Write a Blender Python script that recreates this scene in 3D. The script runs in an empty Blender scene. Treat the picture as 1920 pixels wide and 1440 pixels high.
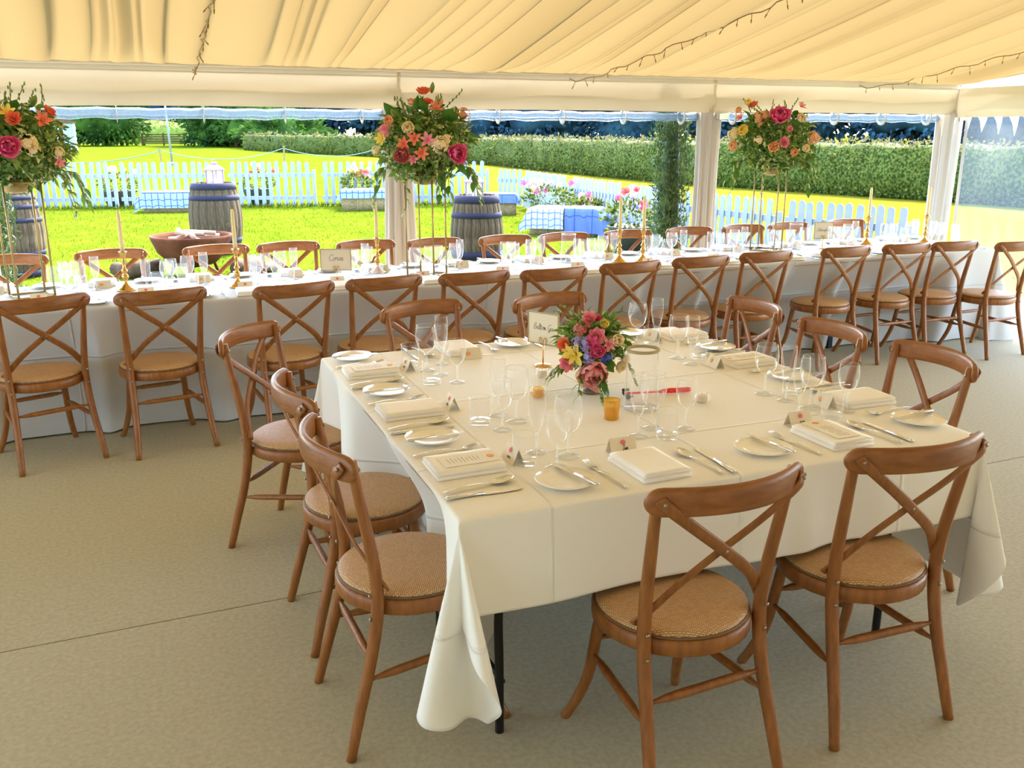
import bpy, math, random
import numpy as np
from mathutils import Vector, Matrix

# ------------------------------------------------------------------ camera, sky, sun, exposure
SC = bpy.context.scene
COL = SC.collection
R_ = math.radians

cam_d = bpy.data.cameras.new('camera')
cam_d.sensor_width = 36.0
cam_d.lens = 36.0 * 1712.4 / 1920.0
cam_d.clip_start = 0.05
cam_d.clip_end = 1000.0
cam = bpy.data.objects.new('camera', cam_d)
cam.location = (-0.653, -1.961, 1.671)
cam.rotation_euler = (R_(90 - 15.466), 0.0, R_(-21.936))
COL.objects.link(cam)
SC.camera = cam

SUN_AZ = (0.62, 0.785)      # ground direction towards the sun: behind the garden, a little to the right
SUN_EL = R_(50)
world = bpy.data.worlds.new('sky')
SC.world = world
world.use_nodes = True
wn = world.node_tree
wn.nodes.clear()
w_out = wn.nodes.new('ShaderNodeOutputWorld')
w_bg = wn.nodes.new('ShaderNodeBackground')
w_sky = wn.nodes.new('ShaderNodeTexSky')
w_sky.sky_type = 'NISHITA'
w_sky.sun_disc = False
w_sky.sun_elevation = SUN_EL
w_sky.sun_rotation = math.atan2(SUN_AZ[0], SUN_AZ[1])
w_sky.air_density = 1.0
w_sky.dust_density = 1.5
w_bg.inputs['Strength'].default_value = 0.85
wn.links.new(w_sky.outputs[0], w_bg.inputs[0])
wn.links.new(w_bg.outputs[0], w_out.inputs[0])

sun_d = bpy.data.lights.new('sun', 'SUN')
sun_d.energy = 5.4
sun_d.angle = R_(0.6)
sun_d.color = (1.0, 0.955, 0.89)
sun = bpy.data.objects.new('sun', sun_d)
_sd = Vector((SUN_AZ[0] * math.cos(SUN_EL), SUN_AZ[1] * math.cos(SUN_EL), math.sin(SUN_EL))).normalized()
sun.rotation_euler = _sd.to_track_quat('Z', 'Y').to_euler()
sun.location = (10, 20, 30)
COL.objects.link(sun)

SC.view_settings.view_transform = 'Standard'
SC.view_settings.look = 'None'
SC.view_settings.gamma = 1.0
SC.view_settings.use_curve_mapping = False
SC.view_settings.exposure = 1.85
cy = SC.cycles
cy.use_denoising = True
cy.max_bounces = 9
cy.diffuse_bounces = 5
cy.glossy_bounces = 3
cy.transmission_bounces = 6
cy.transparent_max_bounces = 40
cy.caustics_reflective = False
cy.caustics_refractive = False
cy.sample_clamp_indirect = 6.0

# ------------------------------------------------------------------ helpers
rnd = random.Random(7)
ORD = ['first', 'second', 'third', 'fourth', 'fifth', 'sixth', 'seventh', 'eighth', 'ninth', 'tenth', 'eleventh', 'twelfth', 'thirteenth']

LA, LOX, LOY = R_(0.519), 1.393, 3.397      # long table and tent frame: u along the table, v away from the camera
LC, LS = math.cos(LA), math.sin(LA)


def L(u, v, z=0.0):
    return Vector((LOX + u * LC - v * LS, LOY + u * LS + v * LC, z))


def crom(pts, n=8):
    """Catmull-Rom through pts, n samples per span."""
    P = [Vector(p) for p in pts]
    out = []
    for i in range(len(P) - 1):
        p0 = P[i - 1] if i else P[i] * 2 - P[i + 1]
        p1, p2 = P[i], P[i + 1]
        p3 = P[i + 2] if i + 2 < len(P) else P[i + 1] * 2 - P[i]
        for k in range(n):
            t = k / n
            out.append(0.5 * ((2 * p1) + (p2 - p0) * t + (2 * p0 - 5 * p1 + 4 * p2 - p3) * t * t + (3 * p1 - p0 - 3 * p2 + p3) * t ** 3))
    out.append(P[-1].copy())
    return out


class MB:
    """Collects shapes into one mesh."""
    def __init__(self):
        self.v, self.f, self.s = [], [], []

    def add(self, vs, fs, smooth=True, M=None):
        b = len(self.v)
        for p in vs:
            p = Vector(p)
            self.v.append(tuple(M @ p if M is not None else p))
        for f in fs:
            self.f.append(tuple(i + b for i in f))
            self.s.append(smooth)
        return self

    def box(self, c, d, M=None, bev=0.0):
        x, y, z = c
        a, b, e = d[0] / 2, d[1] / 2, d[2] / 2
        if bev <= 0:
            vs = [(x + i * a, y + j * b, z + k * e) for i in (-1, 1) for j in (-1, 1) for k in (-1, 1)]
            fs = [(0, 1, 3, 2), (4, 6, 7, 5), (0, 4, 5, 1), (2, 3, 7, 6), (0, 2, 6, 4), (1, 5, 7, 3)]
            return self.add(vs, fs, False, M)
        # bevelled: stacked rounded rectangles
        r = min(bev, a * .98, b * .98, e * .98)
        rings = []
        for zz, ins in ((-e, r), (-e + r * .3, r * .3), (-e + r, 0), (e - r, 0), (e - r * .3, r * .3), (e, r)):
            ring = []
            for (sx, sy, a0) in ((1, 1, 0), (-1, 1, 90), (-1, -1, 180), (1, -1, 270)):
                for k in range(3):
                    t = R_(a0 + 45 * k)
                    ring.append((x + sx * (a - r) + (r - ins) * math.cos(t), y + sy * (b - r) + (r - ins) * math.sin(t), z + zz))
            rings.append(ring)
        return self.loft(rings, True, True, M)

    def loft(self, rings, cap0=True, cap1=True, M=None, smooth=True, closed=True):
        n = len(rings[0])
        vs = [p for r in rings for p in r]
        fs = []
        for i in range(len(rings) - 1):
            for j in range(n if closed else n - 1):
                k = (j + 1) % n
                fs.append((i * n + j, i * n + k, (i + 1) * n + k, (i + 1) * n + j))
        if cap0:
            fs.append(tuple(range(n - 1, -1, -1)))
        if cap1:
            fs.append(tuple(range((len(rings) - 1) * n, len(rings) * n)))
        return self.add(vs, fs, smooth, M)

    def tube(self, path, rad, n=8, ell=None, up=None, caps=True, M=None):
        """Tube along path. rad: number or list. ell=(width, thick) factors with up the thickness direction."""
        P = [Vector(p) for p in path]
        if not isinstance(rad, (list, tuple)):
            rad = [rad] * len(P)
        rings = []
        prev = None
        for i, p in enumerate(P):
            t = (P[min(i + 1, len(P) - 1)] - P[max(i - 1, 0)])
            if t.length < 1e-9:
                t = Vector((0, 0, 1))
            t.normalize()
            if up is not None:
                nrm = Vector(up)
            elif prev is None:
                nrm = Vector((1, 0, 0)) if abs(t.x) < .9 else Vector((0, 1, 0))
            else:
                nrm = prev
            nrm = nrm - t * nrm.dot(t)
            nrm.normalize()
            prev = nrm
            b = t.cross(nrm)
            w, th = ell if ell else (1, 1)
            rings.append([p + b * (rad[i] * w * math.cos(2 * math.pi * k / n)) + nrm * (rad[i] * th * math.sin(2 * math.pi * k / n)) for k in range(n)])
        return self.loft(rings, caps, caps, M)

    def lathe(self, prof, n=16, cap0=False, cap1=False, M=None, c=(0, 0)):
        rings = [[(c[0] + r * math.cos(2 * math.pi * k / n), c[1] + r * math.sin(2 * math.pi * k / n), z) for k in range(n)] for r, z in prof]
        return self.loft(rings, cap0, cap1, M)

    def sphere(self, c, r, n=8, M=None):
        x, y, z = c
        rx, ry, rz = r if isinstance(r, (tuple, list)) else (r, r, r)
        m = max(3, n // 2)
        rings = []
        for i in range(m + 1):
            t = math.pi * (0.02 + 0.96 * i / m)
            rings.append([(x + rx * math.sin(t) * math.cos(2 * math.pi * k / n), y + ry * math.sin(t) * math.sin(2 * math.pi * k / n), z - rz * math.cos(t)) for k in range(n)])
        return self.loft(rings, True, True, M)

    def prism(self, outline, axis, depth, M=None, smooth=False):
        """outline: 2-D points; axis 'y' -> (x,z) outline extruded in y, 'z' -> (x,y) extruded in z."""
        if axis == 'y':
            a = [(x, 0, z) for x, z in outline]
            b = [(x, depth, z) for x, z in outline]
        else:
            a = [(x, y, 0) for x, y in outline]
            b = [(x, y, depth) for x, y in outline]
        return self.loft([a, b], True, True, M, smooth)

    def mesh(self, name, mat):
        me = bpy.data.meshes.new(name)
        me.from_pydata(self.v, [], self.f)
        me.polygons.foreach_set('use_smooth', self.s)
        if mat is not None:
            me.materials.append(mat)
        me.update()
        return me


def np_mesh(name, V, F, mat, smooth=False):
    V = np.asarray(V, np.float32)
    F = np.asarray(F, np.int32)
    me = bpy.data.meshes.new(name)
    me.vertices.add(len(V))
    me.vertices.foreach_set('co', V.ravel())
    k = F.shape[1]
    me.loops.add(F.size)
    me.loops.foreach_set('vertex_index', F.ravel())
    me.polygons.add(len(F))
    me.polygons.foreach_set('loop_start', np.arange(0, F.size, k, dtype=np.int32))
    me.polygons.foreach_set('use_smooth', np.full(len(F), smooth))
    me.materials.append(mat)
    me.update(calc_edges=True)
    me.validate()
    return me


def grid_mesh(name, P, mat, smooth=True, mb=None):
    """P: array rows x cols x 3"""
    r, c = P.shape[:2]
    idx = np.arange(r * c).reshape(r, c)
    F = np.stack([idx[:-1, :-1], idx[:-1, 1:], idx[1:, 1:], idx[1:, :-1]], -1).reshape(-1, 4)
    return np_mesh(name, P.reshape(-1, 3), F, mat, smooth)


def tag(o, label=None, cat=None, group=None, kind=None):
    if label:
        o['label'] = label
    if cat:
        o['category'] = cat
    if group:
        o['group'] = group
    if kind:
        o['kind'] = kind
    return o


def ob(name, me, parent=None, loc=(0, 0, 0), rz=0.0, rot=None, scale=None, M=None):
    o = bpy.data.objects.new(name, me)
    COL.objects.link(o)
    if parent is not None:
        o.parent = parent
    if M is not None:
        o.matrix_basis = M
    else:
        o.location = loc
        o.rotation_euler = rot if rot is not None else (0, 0, rz)
        if scale is not None:
            o.scale = scale if isinstance(scale, (tuple, list)) else (scale,) * 3
    return o


def thing(name, label, cat, loc=(0, 0, 0), rz=0.0, group=None, scale=None, rot=None):
    return tag(ob(name, None, None, loc, rz, rot, scale), label, cat, group)


def struct(name, me, label=None, cat=None, parent=None, loc=(0, 0, 0), rz=0.0):
    o = ob(name, me, parent, loc, rz)
    if parent is None:
        o['kind'] = 'structure'
        tag(o, label, cat)
    return o


def kit(name, parts, label, cat, loc, rz=0.0, group=None, scale=None, rot=None):
    """parts: list of (part name, mesh, [children])"""
    t = thing(name, label, cat, loc, rz, group, scale, rot)
    for p in parts:
        a = ob(p[0], p[1], t)
        if len(p) > 2:
            for q in p[2]:
                ob(q[0], q[1], a)
    return t


# ------------------------------------------------------------------ materials
MATS = {}


def mat(name, col, rough=0.6, metal=0.0, col2=None, nscale=8.0, ndetail=4.0, stretch=None, bump=0.0, bscale=None, spec=0.5,
        sheen=0.0, ramp=(0.35, 0.65), trans=0.0, coat=0.0):
    m = bpy.data.materials.new(name)
    m.use_nodes = True
    nt = m.node_tree
    bs = nt.nodes['Principled BSDF']
    bs.inputs['Roughness'].default_value = rough
    bs.inputs['Metallic'].default_value = metal
    bs.inputs['Specular IOR Level'].default_value = spec
    if sheen:
        bs.inputs['Sheen Weight'].default_value = sheen
    if coat:
        bs.inputs['Coat Weight'].default_value = coat
    c4 = (*col, 1)
    bs.inputs['Base Color'].default_value = c4
    tc = mp = None
    if col2 is not None or bump:
        tc = nt.nodes.new('ShaderNodeTexCoord')
        mp = nt.nodes.new('ShaderNodeMapping')
        if stretch:
            mp.inputs['Scale'].default_value = stretch
        nt.links.new(tc.outputs['Object'], mp.inputs[0])
    if col2 is not None:
        nz = nt.nodes.new('ShaderNodeTexNoise')
        nz.inputs['Scale'].default_value = nscale
        nz.inputs['Detail'].default_value = ndetail
        nt.links.new(mp.outputs[0], nz.inputs['Vector'])
        rp = nt.nodes.new('ShaderNodeValToRGB')
        rp.color_ramp.elements[0].position, rp.color_ramp.elements[1].position = ramp
        rp.color_ramp.elements[0].color = c4
        rp.color_ramp.elements[1].color = (*col2, 1)
        nt.links.new(nz.outputs['Fac'], rp.inputs[0])
        nt.links.new(rp.outputs[0], bs.inputs['Base Color'])
    if bump:
        nb = nt.nodes.new('ShaderNodeTexNoise')
        nb.inputs['Scale'].default_value = bscale or nscale * 3
        nb.inputs['Detail'].default_value = 3
        nt.links.new(mp.outputs[0], nb.inputs['Vector'])
        bp = nt.nodes.new('ShaderNodeBump')
        bp.inputs['Strength'].default_value = bump
        bp.inputs['Distance'].default_value = 0.01
        nt.links.new(nb.outputs['Fac'], bp.inputs['Height'])
        nt.links.new(bp.outputs[0], bs.inputs['Normal'])
    if trans:
        tr = nt.nodes.new('ShaderNodeBsdfTranslucent')
        mx = nt.nodes.new('ShaderNodeMixShader')
        mx.inputs[0].default_value = trans
        if col2 is not None:
            nt.links.new(rp.outputs[0], tr.inputs[0])
        else:
            tr.inputs[0].default_value = c4
        nt.links.new(bs.outputs[0], mx.inputs[1])
        nt.links.new(tr.outputs[0], mx.inputs[2])
        nt.links.new(mx.outputs[0], nt.nodes['Material Output'].inputs[0])
    MATS[name] = m
    return m


def glass_mat(name, tint=(1, 1, 1), haze=0.0, hcol=(0.9, 0.95, 1.0), ior=1.45, rough=0.02, gain=1.0, edge=0.0):
    """Thin-walled glass: transparent with a fresnel reflection, optional haze and painted white edge highlights."""
    m = bpy.data.materials.new(name)
    m.use_nodes = True
    nt = m.node_tree
    nt.nodes.remove(nt.nodes['Principled BSDF'])
    out = nt.nodes['Material Output']
    tr = nt.nodes.new('ShaderNodeBsdfTransparent')
    tr.inputs[0].default_value = (*tint, 1)
    gl = nt.nodes.new('ShaderNodeBsdfGlossy')
    gl.inputs['Roughness'].default_value = rough
    fr = nt.nodes.new('ShaderNodeLayerWeight')
    fr.inputs[0].default_value = 0.5
    pw = nt.nodes.new('ShaderNodeMath')
    pw.operation = 'POWER'
    pw.inputs[1].default_value = 3.6
    nt.links.new(fr.outputs['Facing'], pw.inputs[0])
    mu = nt.nodes.new('ShaderNodeMath')
    mu.operation = 'MULTIPLY_ADD'
    mu.use_clamp = True
    mu.inputs[1].default_value = 0.55 * gain
    mu.inputs[2].default_value = 0.035
    nt.links.new(pw.outputs[0], mu.inputs[0])
    mx = nt.nodes.new('ShaderNodeMixShader')
    nt.links.new(mu.outputs[0], mx.inputs[0])
    src = tr
    if haze:
        df = nt.nodes.new('ShaderNodeBsdfDiffuse')
        df.inputs[0].default_value = (*hcol, 1)
        tl = nt.nodes.new('ShaderNodeBsdfTranslucent')
        tl.inputs[0].default_value = (*hcol, 1)
        m2 = nt.nodes.new('ShaderNodeMixShader')
        m2.inputs[0].default_value = 0.6
        nt.links.new(df.outputs[0], m2.inputs[1])
        nt.links.new(tl.outputs[0], m2.inputs[2])
        m3 = nt.nodes.new('ShaderNodeMixShader')
        hz = nt.nodes.new('ShaderNodeMath')
        hz.operation = 'MULTIPLY_ADD'
        hz.use_clamp = True
        hz.inputs[1].default_value = edge  # whitens grazing edges, a highlight put into the glass colour
        hz.inputs[2].default_value = haze
        nt.links.new(pw.outputs[0], hz.inputs[0])
        nt.links.new(hz.outputs[0], m3.inputs[0])
        nt.links.new(tr.outputs[0], m3.inputs[1])
        nt.links.new(m2.outputs[0], m3.inputs[2])
        src = m3
    nt.links.new(src.outputs[0], mx.inputs[1])
    nt.links.new(gl.outputs[0], mx.inputs[2])
    nt.links.new(mx.outputs[0], out.inputs[0])
    MATS[name] = m
    return m


def fabric_trans(name, dcol, tcol, f=0.5, bump=0.0, bscale=200.0):
    """Woven or coated cloth that lets light through."""
    m = bpy.data.materials.new(name)
    m.use_nodes = True
    nt = m.node_tree
    nt.nodes.remove(nt.nodes['Principled BSDF'])
    df = nt.nodes.new('ShaderNodeBsdfDiffuse')
    df.inputs[0].default_value = (*dcol, 1)
    tl = nt.nodes.new('ShaderNodeBsdfTranslucent')
    tl.inputs[0].default_value = (*tcol, 1)
    mx = nt.nodes.new('ShaderNodeMixShader')
    mx.inputs[0].default_value = f
    nt.links.new(df.outputs[0], mx.inputs[1])
    nt.links.new(tl.outputs[0], mx.inputs[2])
    nt.links.new(mx.outputs[0], nt.nodes['Material Output'].inputs[0])
    MATS[name] = m
    return m


def cloth_mat(name, col, sx, ox, sy, oy):
    """Table linen with pressed fold lines (relief only) and a fine weave."""
    m = mat(name, col, rough=0.75, sheen=0.15, spec=0.25)
    nt = m.node_tree
    bs = nt.nodes['Principled BSDF']
    tc = nt.nodes.new('ShaderNodeTexCoord')
    sp = nt.nodes.new('ShaderNodeSeparateXYZ')
    nt.links.new(tc.outputs['Object'], sp.inputs[0])
    hs = []
    for ax, s, o in ((0, sx, ox), (1, sy, oy), (2, 0.47, 0.0)):
        a = nt.nodes.new('ShaderNodeMath')
        a.operation = 'ADD'
        a.inputs[1].default_value = -o + s * 50
        nt.links.new(sp.outputs[ax], a.inputs[0])
        b = nt.nodes.new('ShaderNodeMath')
        b.operation = 'PINGPONG'
        b.inputs[1].default_value = s / 2
        nt.links.new(a.outputs[0], b.inputs[0])
        c = nt.nodes.new('ShaderNodeMapRange')
        c.interpolation_type = 'SMOOTHSTEP'
        c.inputs['From Min'].default_value = 0.0
        c.inputs['From Max'].default_value = 0.009
        c.inputs['To Min'].default_value = 1.0
        c.inputs['To Max'].default_value = 0.0
        nt.links.new(b.outputs[0], c.inputs[0])
        hs.append(c)
    ad = nt.nodes.new('ShaderNodeMath')
    ad.operation = 'MAXIMUM'
    nt.links.new(hs[0].outputs[0], ad.inputs[0])
    nt.links.new(hs[1].outputs[0], ad.inputs[1])
    ad2 = nt.nodes.new('ShaderNodeMath')
    ad2.operation = 'MAXIMUM'
    nt.links.new(ad.outputs[0], ad2.inputs[0])
    nt.links.new(hs[2].outputs[0], ad2.inputs[1])
    nz = nt.nodes.new('ShaderNodeTexNoise')
    nz.inputs['Scale'].default_value = 4.0
    nz.inputs['Detail'].default_value = 3.0
    nt.links.new(tc.outputs['Object'], nz.inputs['Vector'])
    ml = nt.nodes.new('ShaderNodeMath')
    ml.operation = 'MULTIPLY_ADD'
    ml.inputs[1].default_value = 0.8
    nt.links.new(nz.outputs['Fac'], ml.inputs[0])
    nt.links.new(ad2.outputs[0], ml.inputs[2])
    bp = nt.nodes.new('ShaderNodeBump')
    bp.inputs['Strength'].default_value = 0.7
    bp.inputs['Distance'].default_value = 0.0065
    nt.links.new(ml.outputs[0], bp.inputs['Height'])
    nt.links.new(bp.outputs[0], bs.inputs['Normal'])
    return m


def cane_mat(name):
    """Woven cane: two crossing stripe systems."""
    m = mat(name, (0.42, 0.22, 0.085), rough=0.55, spec=0.4)
    nt = m.node_tree
    bs = nt.nodes['Principled BSDF']
    tc = nt.nodes.new('ShaderNodeTexCoord')
    mp = nt.nodes.new('ShaderNodeMapping')
    mp.inputs['Rotation'].default_value = (0, 0, 0.5)
    nt.links.new(tc.outputs['Object'], mp.inputs[0])
    br = nt.nodes.new('ShaderNodeTexBrick')
    br.inputs['Scale'].default_value = 1.0
    br.inputs['Color1'].default_value = (0.74, 0.46, 0.23, 1)
    br.inputs['Color2'].default_value = (0.60, 0.35, 0.16, 1)
    br.inputs['Mortar'].default_value = (0.30, 0.16, 0.065, 1)
    br.inputs['Mortar Size'].default_value = 0.0009
    br.inputs['Brick Width'].default_value = 0.011
    br.inputs['Row Height'].default_value = 0.0052
    nt.links.new(mp.outputs[0], br.inputs['Vector'])
    nt.links.new(br.outputs['Color'], bs.inputs['Base Color'])
    bp = nt.nodes.new('ShaderNodeBump')
    bp.invert = True
    bp.inputs['Strength'].default_value = 0.7
    bp.inputs['Distance'].default_value = 0.003
    nt.links.new(br.outputs['Fac'], bp.inputs['Height'])
    nt.links.new(bp.outputs[0], bs.inputs['Normal'])
    return m


def check_mat(name, base, line, sp=0.12, w=0.1):
    """Woven check: thin lines both ways."""
    m = mat(name, base, rough=0.85, spec=0.1)
    nt = m.node_tree
    bs = nt.nodes['Principled BSDF']
    tc = nt.nodes.new('ShaderNodeTexCoord')
    mp = nt.nodes.new('ShaderNodeMapping')
    nt.links.new(tc.outputs['Object'], mp.inputs[0])
    se = nt.nodes.new('ShaderNodeSeparateXYZ')
    nt.links.new(mp.outputs[0], se.inputs[0])
    last = None
    yz = nt.nodes.new('ShaderNodeMath')
    yz.operation = 'SUBTRACT'
    nt.links.new(se.outputs[1], yz.inputs[0])
    nt.links.new(se.outputs[2], yz.inputs[1])
    for sock in (se.outputs[0], yz.outputs[0]):
        a = nt.nodes.new('ShaderNodeMath')
        a.operation = 'PINGPONG'
        a.inputs[1].default_value = sp / 2
        ad = nt.nodes.new('ShaderNodeMath')
        ad.operation = 'ADD'
        ad.inputs[1].default_value = 10 * sp + sp * .3
        nt.links.new(sock, ad.inputs[0])
        nt.links.new(ad.outputs[0], a.inputs[0])
        b = nt.nodes.new('ShaderNodeMath')
        b.operation = 'LESS_THAN'
        b.inputs[1].default_value = sp * w
        nt.links.new(a.outputs[0], b.inputs[0])
        if last is None:
            last = b
        else:
            mxm = nt.nodes.new('ShaderNodeMath')
            mxm.operation = 'MAXIMUM'
            nt.links.new(last.outputs[0], mxm.inputs[0])
            nt.links.new(b.outputs[0], mxm.inputs[1])
            last = mxm
    mix = nt.nodes.new('ShaderNodeMix')
    mix.data_type = 'RGBA'
    mix.inputs[6].default_value = (*base, 1)
    mix.inputs[7].default_value = (*line, 1)
    nt.links.new(last.outputs[0], mix.inputs[0])
    nt.links.new(mix.outputs[2], bs.inputs['Base Color'])
    return m


def lawn_mat():
    m = mat('lawn', (0.26, 0.46, 0.02), rough=1.0, spec=0.0)
    nt = m.node_tree
    bs = nt.nodes['Principled BSDF']
    tc = nt.nodes.new('ShaderNodeTexCoord')
    n1 = nt.nodes.new('ShaderNodeTexNoise')
    n1.inputs['Scale'].default_value = 1.1
    n1.inputs['Detail'].default_value = 8
    n1.inputs['Roughness'].default_value = 0.7
    nt.links.new(tc.outputs['Object'], n1.inputs['Vector'])
    r1 = nt.nodes.new('ShaderNodeValToRGB')
    r1.color_ramp.elements[0].position = 0.38
    r1.color_ramp.elements[0].color = (0.05501, 0.07915, 0.004025, 1)
    r1.color_ramp.elements[1].position = 0.62
    r1.color_ramp.elements[1].color = (0.07915, 0.1006, 0.006708, 1)
    nt.links.new(n1.outputs['Fac'], r1.inputs[0])
    r2 = nt.nodes.new('ShaderNodeValToRGB')
    r2.color_ramp.elements[0].position = 0.36
    r2.color_ramp.elements[0].color = (0.09391, 0.104, 0.00805, 1)
    r2.color_ramp.elements[1].position = 0.66
    r2.color_ramp.elements[1].color = (0.1375, 0.102, 0.01073, 1)
    nt.links.new(n1.outputs['Fac'], r2.inputs[0])
    # drier grass towards the hedge on the right
    se = nt.nodes.new('ShaderNodeSeparateXYZ')
    nt.links.new(tc.outputs['Object'], se.inputs[0])
    n2 = nt.nodes.new('ShaderNodeTexNoise')
    n2.inputs['Scale'].default_value = 0.35
    nt.links.new(tc.outputs['Object'], n2.inputs['Vector'])
    ma = nt.nodes.new('ShaderNodeMath')
    ma.operation = 'MULTIPLY_ADD'
    ma.inputs[1].default_value = 3.0
    nt.links.new(n2.outputs['Fac'], ma.inputs[0])
    sl = nt.nodes.new('ShaderNodeMath')
    sl.operation = 'MULTIPLY_ADD'
    sl.inputs[1].default_value = -0.12
    nt.links.new(se.outputs[1], sl.inputs[0])
    nt.links.new(se.outputs[0], sl.inputs[2])
    nt.links.new(sl.outputs[0], ma.inputs[2])
    mr = nt.nodes.new('ShaderNodeMapRange')
    mr.inputs['From Min'].default_value = 6.2
    mr.inputs['From Max'].default_value = 8.6
    nt.links.new(ma.outputs[0], mr.inputs[0])
    mix = nt.nodes.new('ShaderNodeMix')
    mix.data_type = 'RGBA'
    nt.links.new(mr.outputs[0], mix.inputs[0])
    nt.links.new(r1.outputs[0], mix.inputs[6])
    nt.links.new(r2.outputs[0], mix.inputs[7])
    nt.links.new(mix.outputs[2], bs.inputs['Base Color'])
    nb = nt.nodes.new('ShaderNodeTexNoise')
    nb.inputs['Scale'].default_value = 40
    nb.inputs['Detail'].default_value = 4
    nt.links.new(tc.outputs['Object'], nb.inputs['Vector'])
    bp = nt.nodes.new('ShaderNodeBump')
    bp.inputs['Strength'].default_value = 0.6
    bp.inputs['Distance'].default_value = 0.03
    nt.links.new(nb.outputs['Fac'], bp.inputs['Height'])
    nt.links.new(bp.outputs[0], bs.inputs['Normal'])
    return m


M_WOOD = mat('chair_wood', (0.215, 0.074, 0.015), rough=0.40, col2=(0.345, 0.128, 0.030), nscale=6, stretch=(9, 9, 1.6), bump=0.12, bscale=14, spec=0.45, ramp=(0.3, 0.72))
M_CANE = cane_mat('woven_cane')
M_BOLT = mat('bolt_metal', (0.35, 0.30, 0.24), rough=0.35, metal=0.9)
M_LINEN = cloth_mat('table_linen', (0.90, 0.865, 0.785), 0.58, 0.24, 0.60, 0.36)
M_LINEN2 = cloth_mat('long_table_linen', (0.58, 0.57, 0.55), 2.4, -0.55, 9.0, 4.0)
M_NAPKIN = mat('napkin_linen', (0.97, 0.93, 0.87), rough=0.8, spec=0.2, bump=0.15, bscale=300)
M_PAPER = mat('cream_card', (0.82, 0.72, 0.55), rough=0.7, spec=0.2)
M_MENU = mat('menu_paper', (0.86, 0.79, 0.66), rough=0.6, spec=0.2)
M_INK = mat('ink', (0.03, 0.02, 0.02), rough=0.6)
M_GREYINK = mat('pale_ink', (0.45, 0.38, 0.33), rough=0.6)
M_PEACH = mat('peach_print', (0.85, 0.36, 0.12), rough=0.7)
M_PINKPRINT = mat('pink_print', (0.75, 0.16, 0.16), rough=0.7)
M_CHINA = mat('white_china', (0.93, 0.89, 0.80), rough=0.15, spec=0.5)
M_STEEL = mat('cutlery_steel', (0.74, 0.76, 0.80), rough=0.2, metal=1.0)
M_GLASS = glass_mat('clear_glass', (0.992, 0.992, 0.992), haze=0.02, hcol=(1.0, 1.0, 1.0), gain=1.0, edge=0.75)  # white haze and edge paint bright highlights onto the glass
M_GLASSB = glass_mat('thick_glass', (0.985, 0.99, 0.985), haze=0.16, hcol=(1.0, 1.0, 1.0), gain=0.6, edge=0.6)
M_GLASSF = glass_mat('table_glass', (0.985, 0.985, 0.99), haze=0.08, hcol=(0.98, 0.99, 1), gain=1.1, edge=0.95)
M_PVC = glass_mat('clear_plastic_sheet', (0.78, 0.86, 0.95), haze=0.13, hcol=(0.30, 0.38, 0.50), gain=0.6, rough=0.15)
M_ROLL = glass_mat('rolled_plastic', (0.85, 0.90, 0.95), haze=0.25, hcol=(0.20, 0.25, 0.29), gain=0.5, rough=0.2)
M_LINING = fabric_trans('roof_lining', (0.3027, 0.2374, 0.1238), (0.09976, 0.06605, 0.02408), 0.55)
M_VALANCE = fabric_trans('valance_fabric', (0.55, 0.475, 0.335), (0.48, 0.41, 0.28), 0.10)
M_DRAPE = fabric_trans('leg_drape', (0.5697, 0.5301, 0.4747), (0.4352, 0.3877, 0.3165), 0.35)
M_WALL = fabric_trans('wall_lining', (0.90, 0.86, 0.80), (0.99, 0.95, 0.90), 0.6)
M_GABLE = fabric_trans('gable_sheet', (0.6192, 0.6054, 0.5779), (0.688, 0.6674, 0.633), 0.7)
M_CARPET = mat('beige_matting', (0.42, 0.375, 0.255), rough=0.95, col2=(0.50, 0.45, 0.32), nscale=60, ndetail=6, bump=0.35, bscale=350, spec=0.1)
M_ALU = mat('aluminium', (0.62, 0.62, 0.60), rough=0.35, metal=0.9)
M_LAWN = lawn_mat()
M_BRASS = mat('brass', (0.72, 0.42, 0.13), rough=0.25, metal=1.0)
M_GOLDROD = mat('dull_gold_rod', (0.45, 0.33, 0.13), rough=0.4, metal=0.6)
M_CANDLE = mat('cream_candle', (0.88, 0.70, 0.36), rough=0.5, spec=0.3)
M_TEA = mat('tealight_wax', (0.85, 0.68, 0.48), rough=0.5)
M_AMBER = glass_mat('amber_glass', (0.98, 0.74, 0.25), haze=0.45, hcol=(0.95, 0.62, 0.14), gain=1.2, rough=0.1)
M_ZINC = mat('zinc_urn', (0.16, 0.145, 0.10), rough=0.45, metal=0.35, col2=(0.25, 0.22, 0.16), nscale=14)
M_ROPE = mat('tan_rim', (0.42, 0.34, 0.18), rough=0.7)
M_RED = mat('red_plastic', (0.85, 0.04, 0.03), rough=0.3)
M_BLACK = mat('black_plastic', (0.02, 0.02, 0.02), rough=0.4)
M_BLACKM = mat('black_metal', (0.015, 0.015, 0.018), rough=0.35, metal=0.5)
M_PLY = mat('table_board', (0.40, 0.28, 0.16), rough=0.6)
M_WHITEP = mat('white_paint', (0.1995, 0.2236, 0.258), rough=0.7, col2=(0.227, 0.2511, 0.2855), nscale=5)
M_STAVE = mat('weathered_oak', (0.052, 0.033, 0.016), rough=0.9, spec=0.1, col2=(0.105, 0.072, 0.040), nscale=7, stretch=(7, 7, 1.0), bump=0.3, bscale=12)
M_HOOP = mat('painted_hoop', (0.006885, 0.00612, 0.01989), rough=0.9, col2=(0.01377, 0.01147, 0.0306), nscale=6)
M_HAY = mat('hay', (0.1376, 0.08944, 0.03096), rough=0.95, col2=(0.2614, 0.1858, 0.07568), nscale=22, stretch=(1, 1, 3), bump=0.9, bscale=30)
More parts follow.
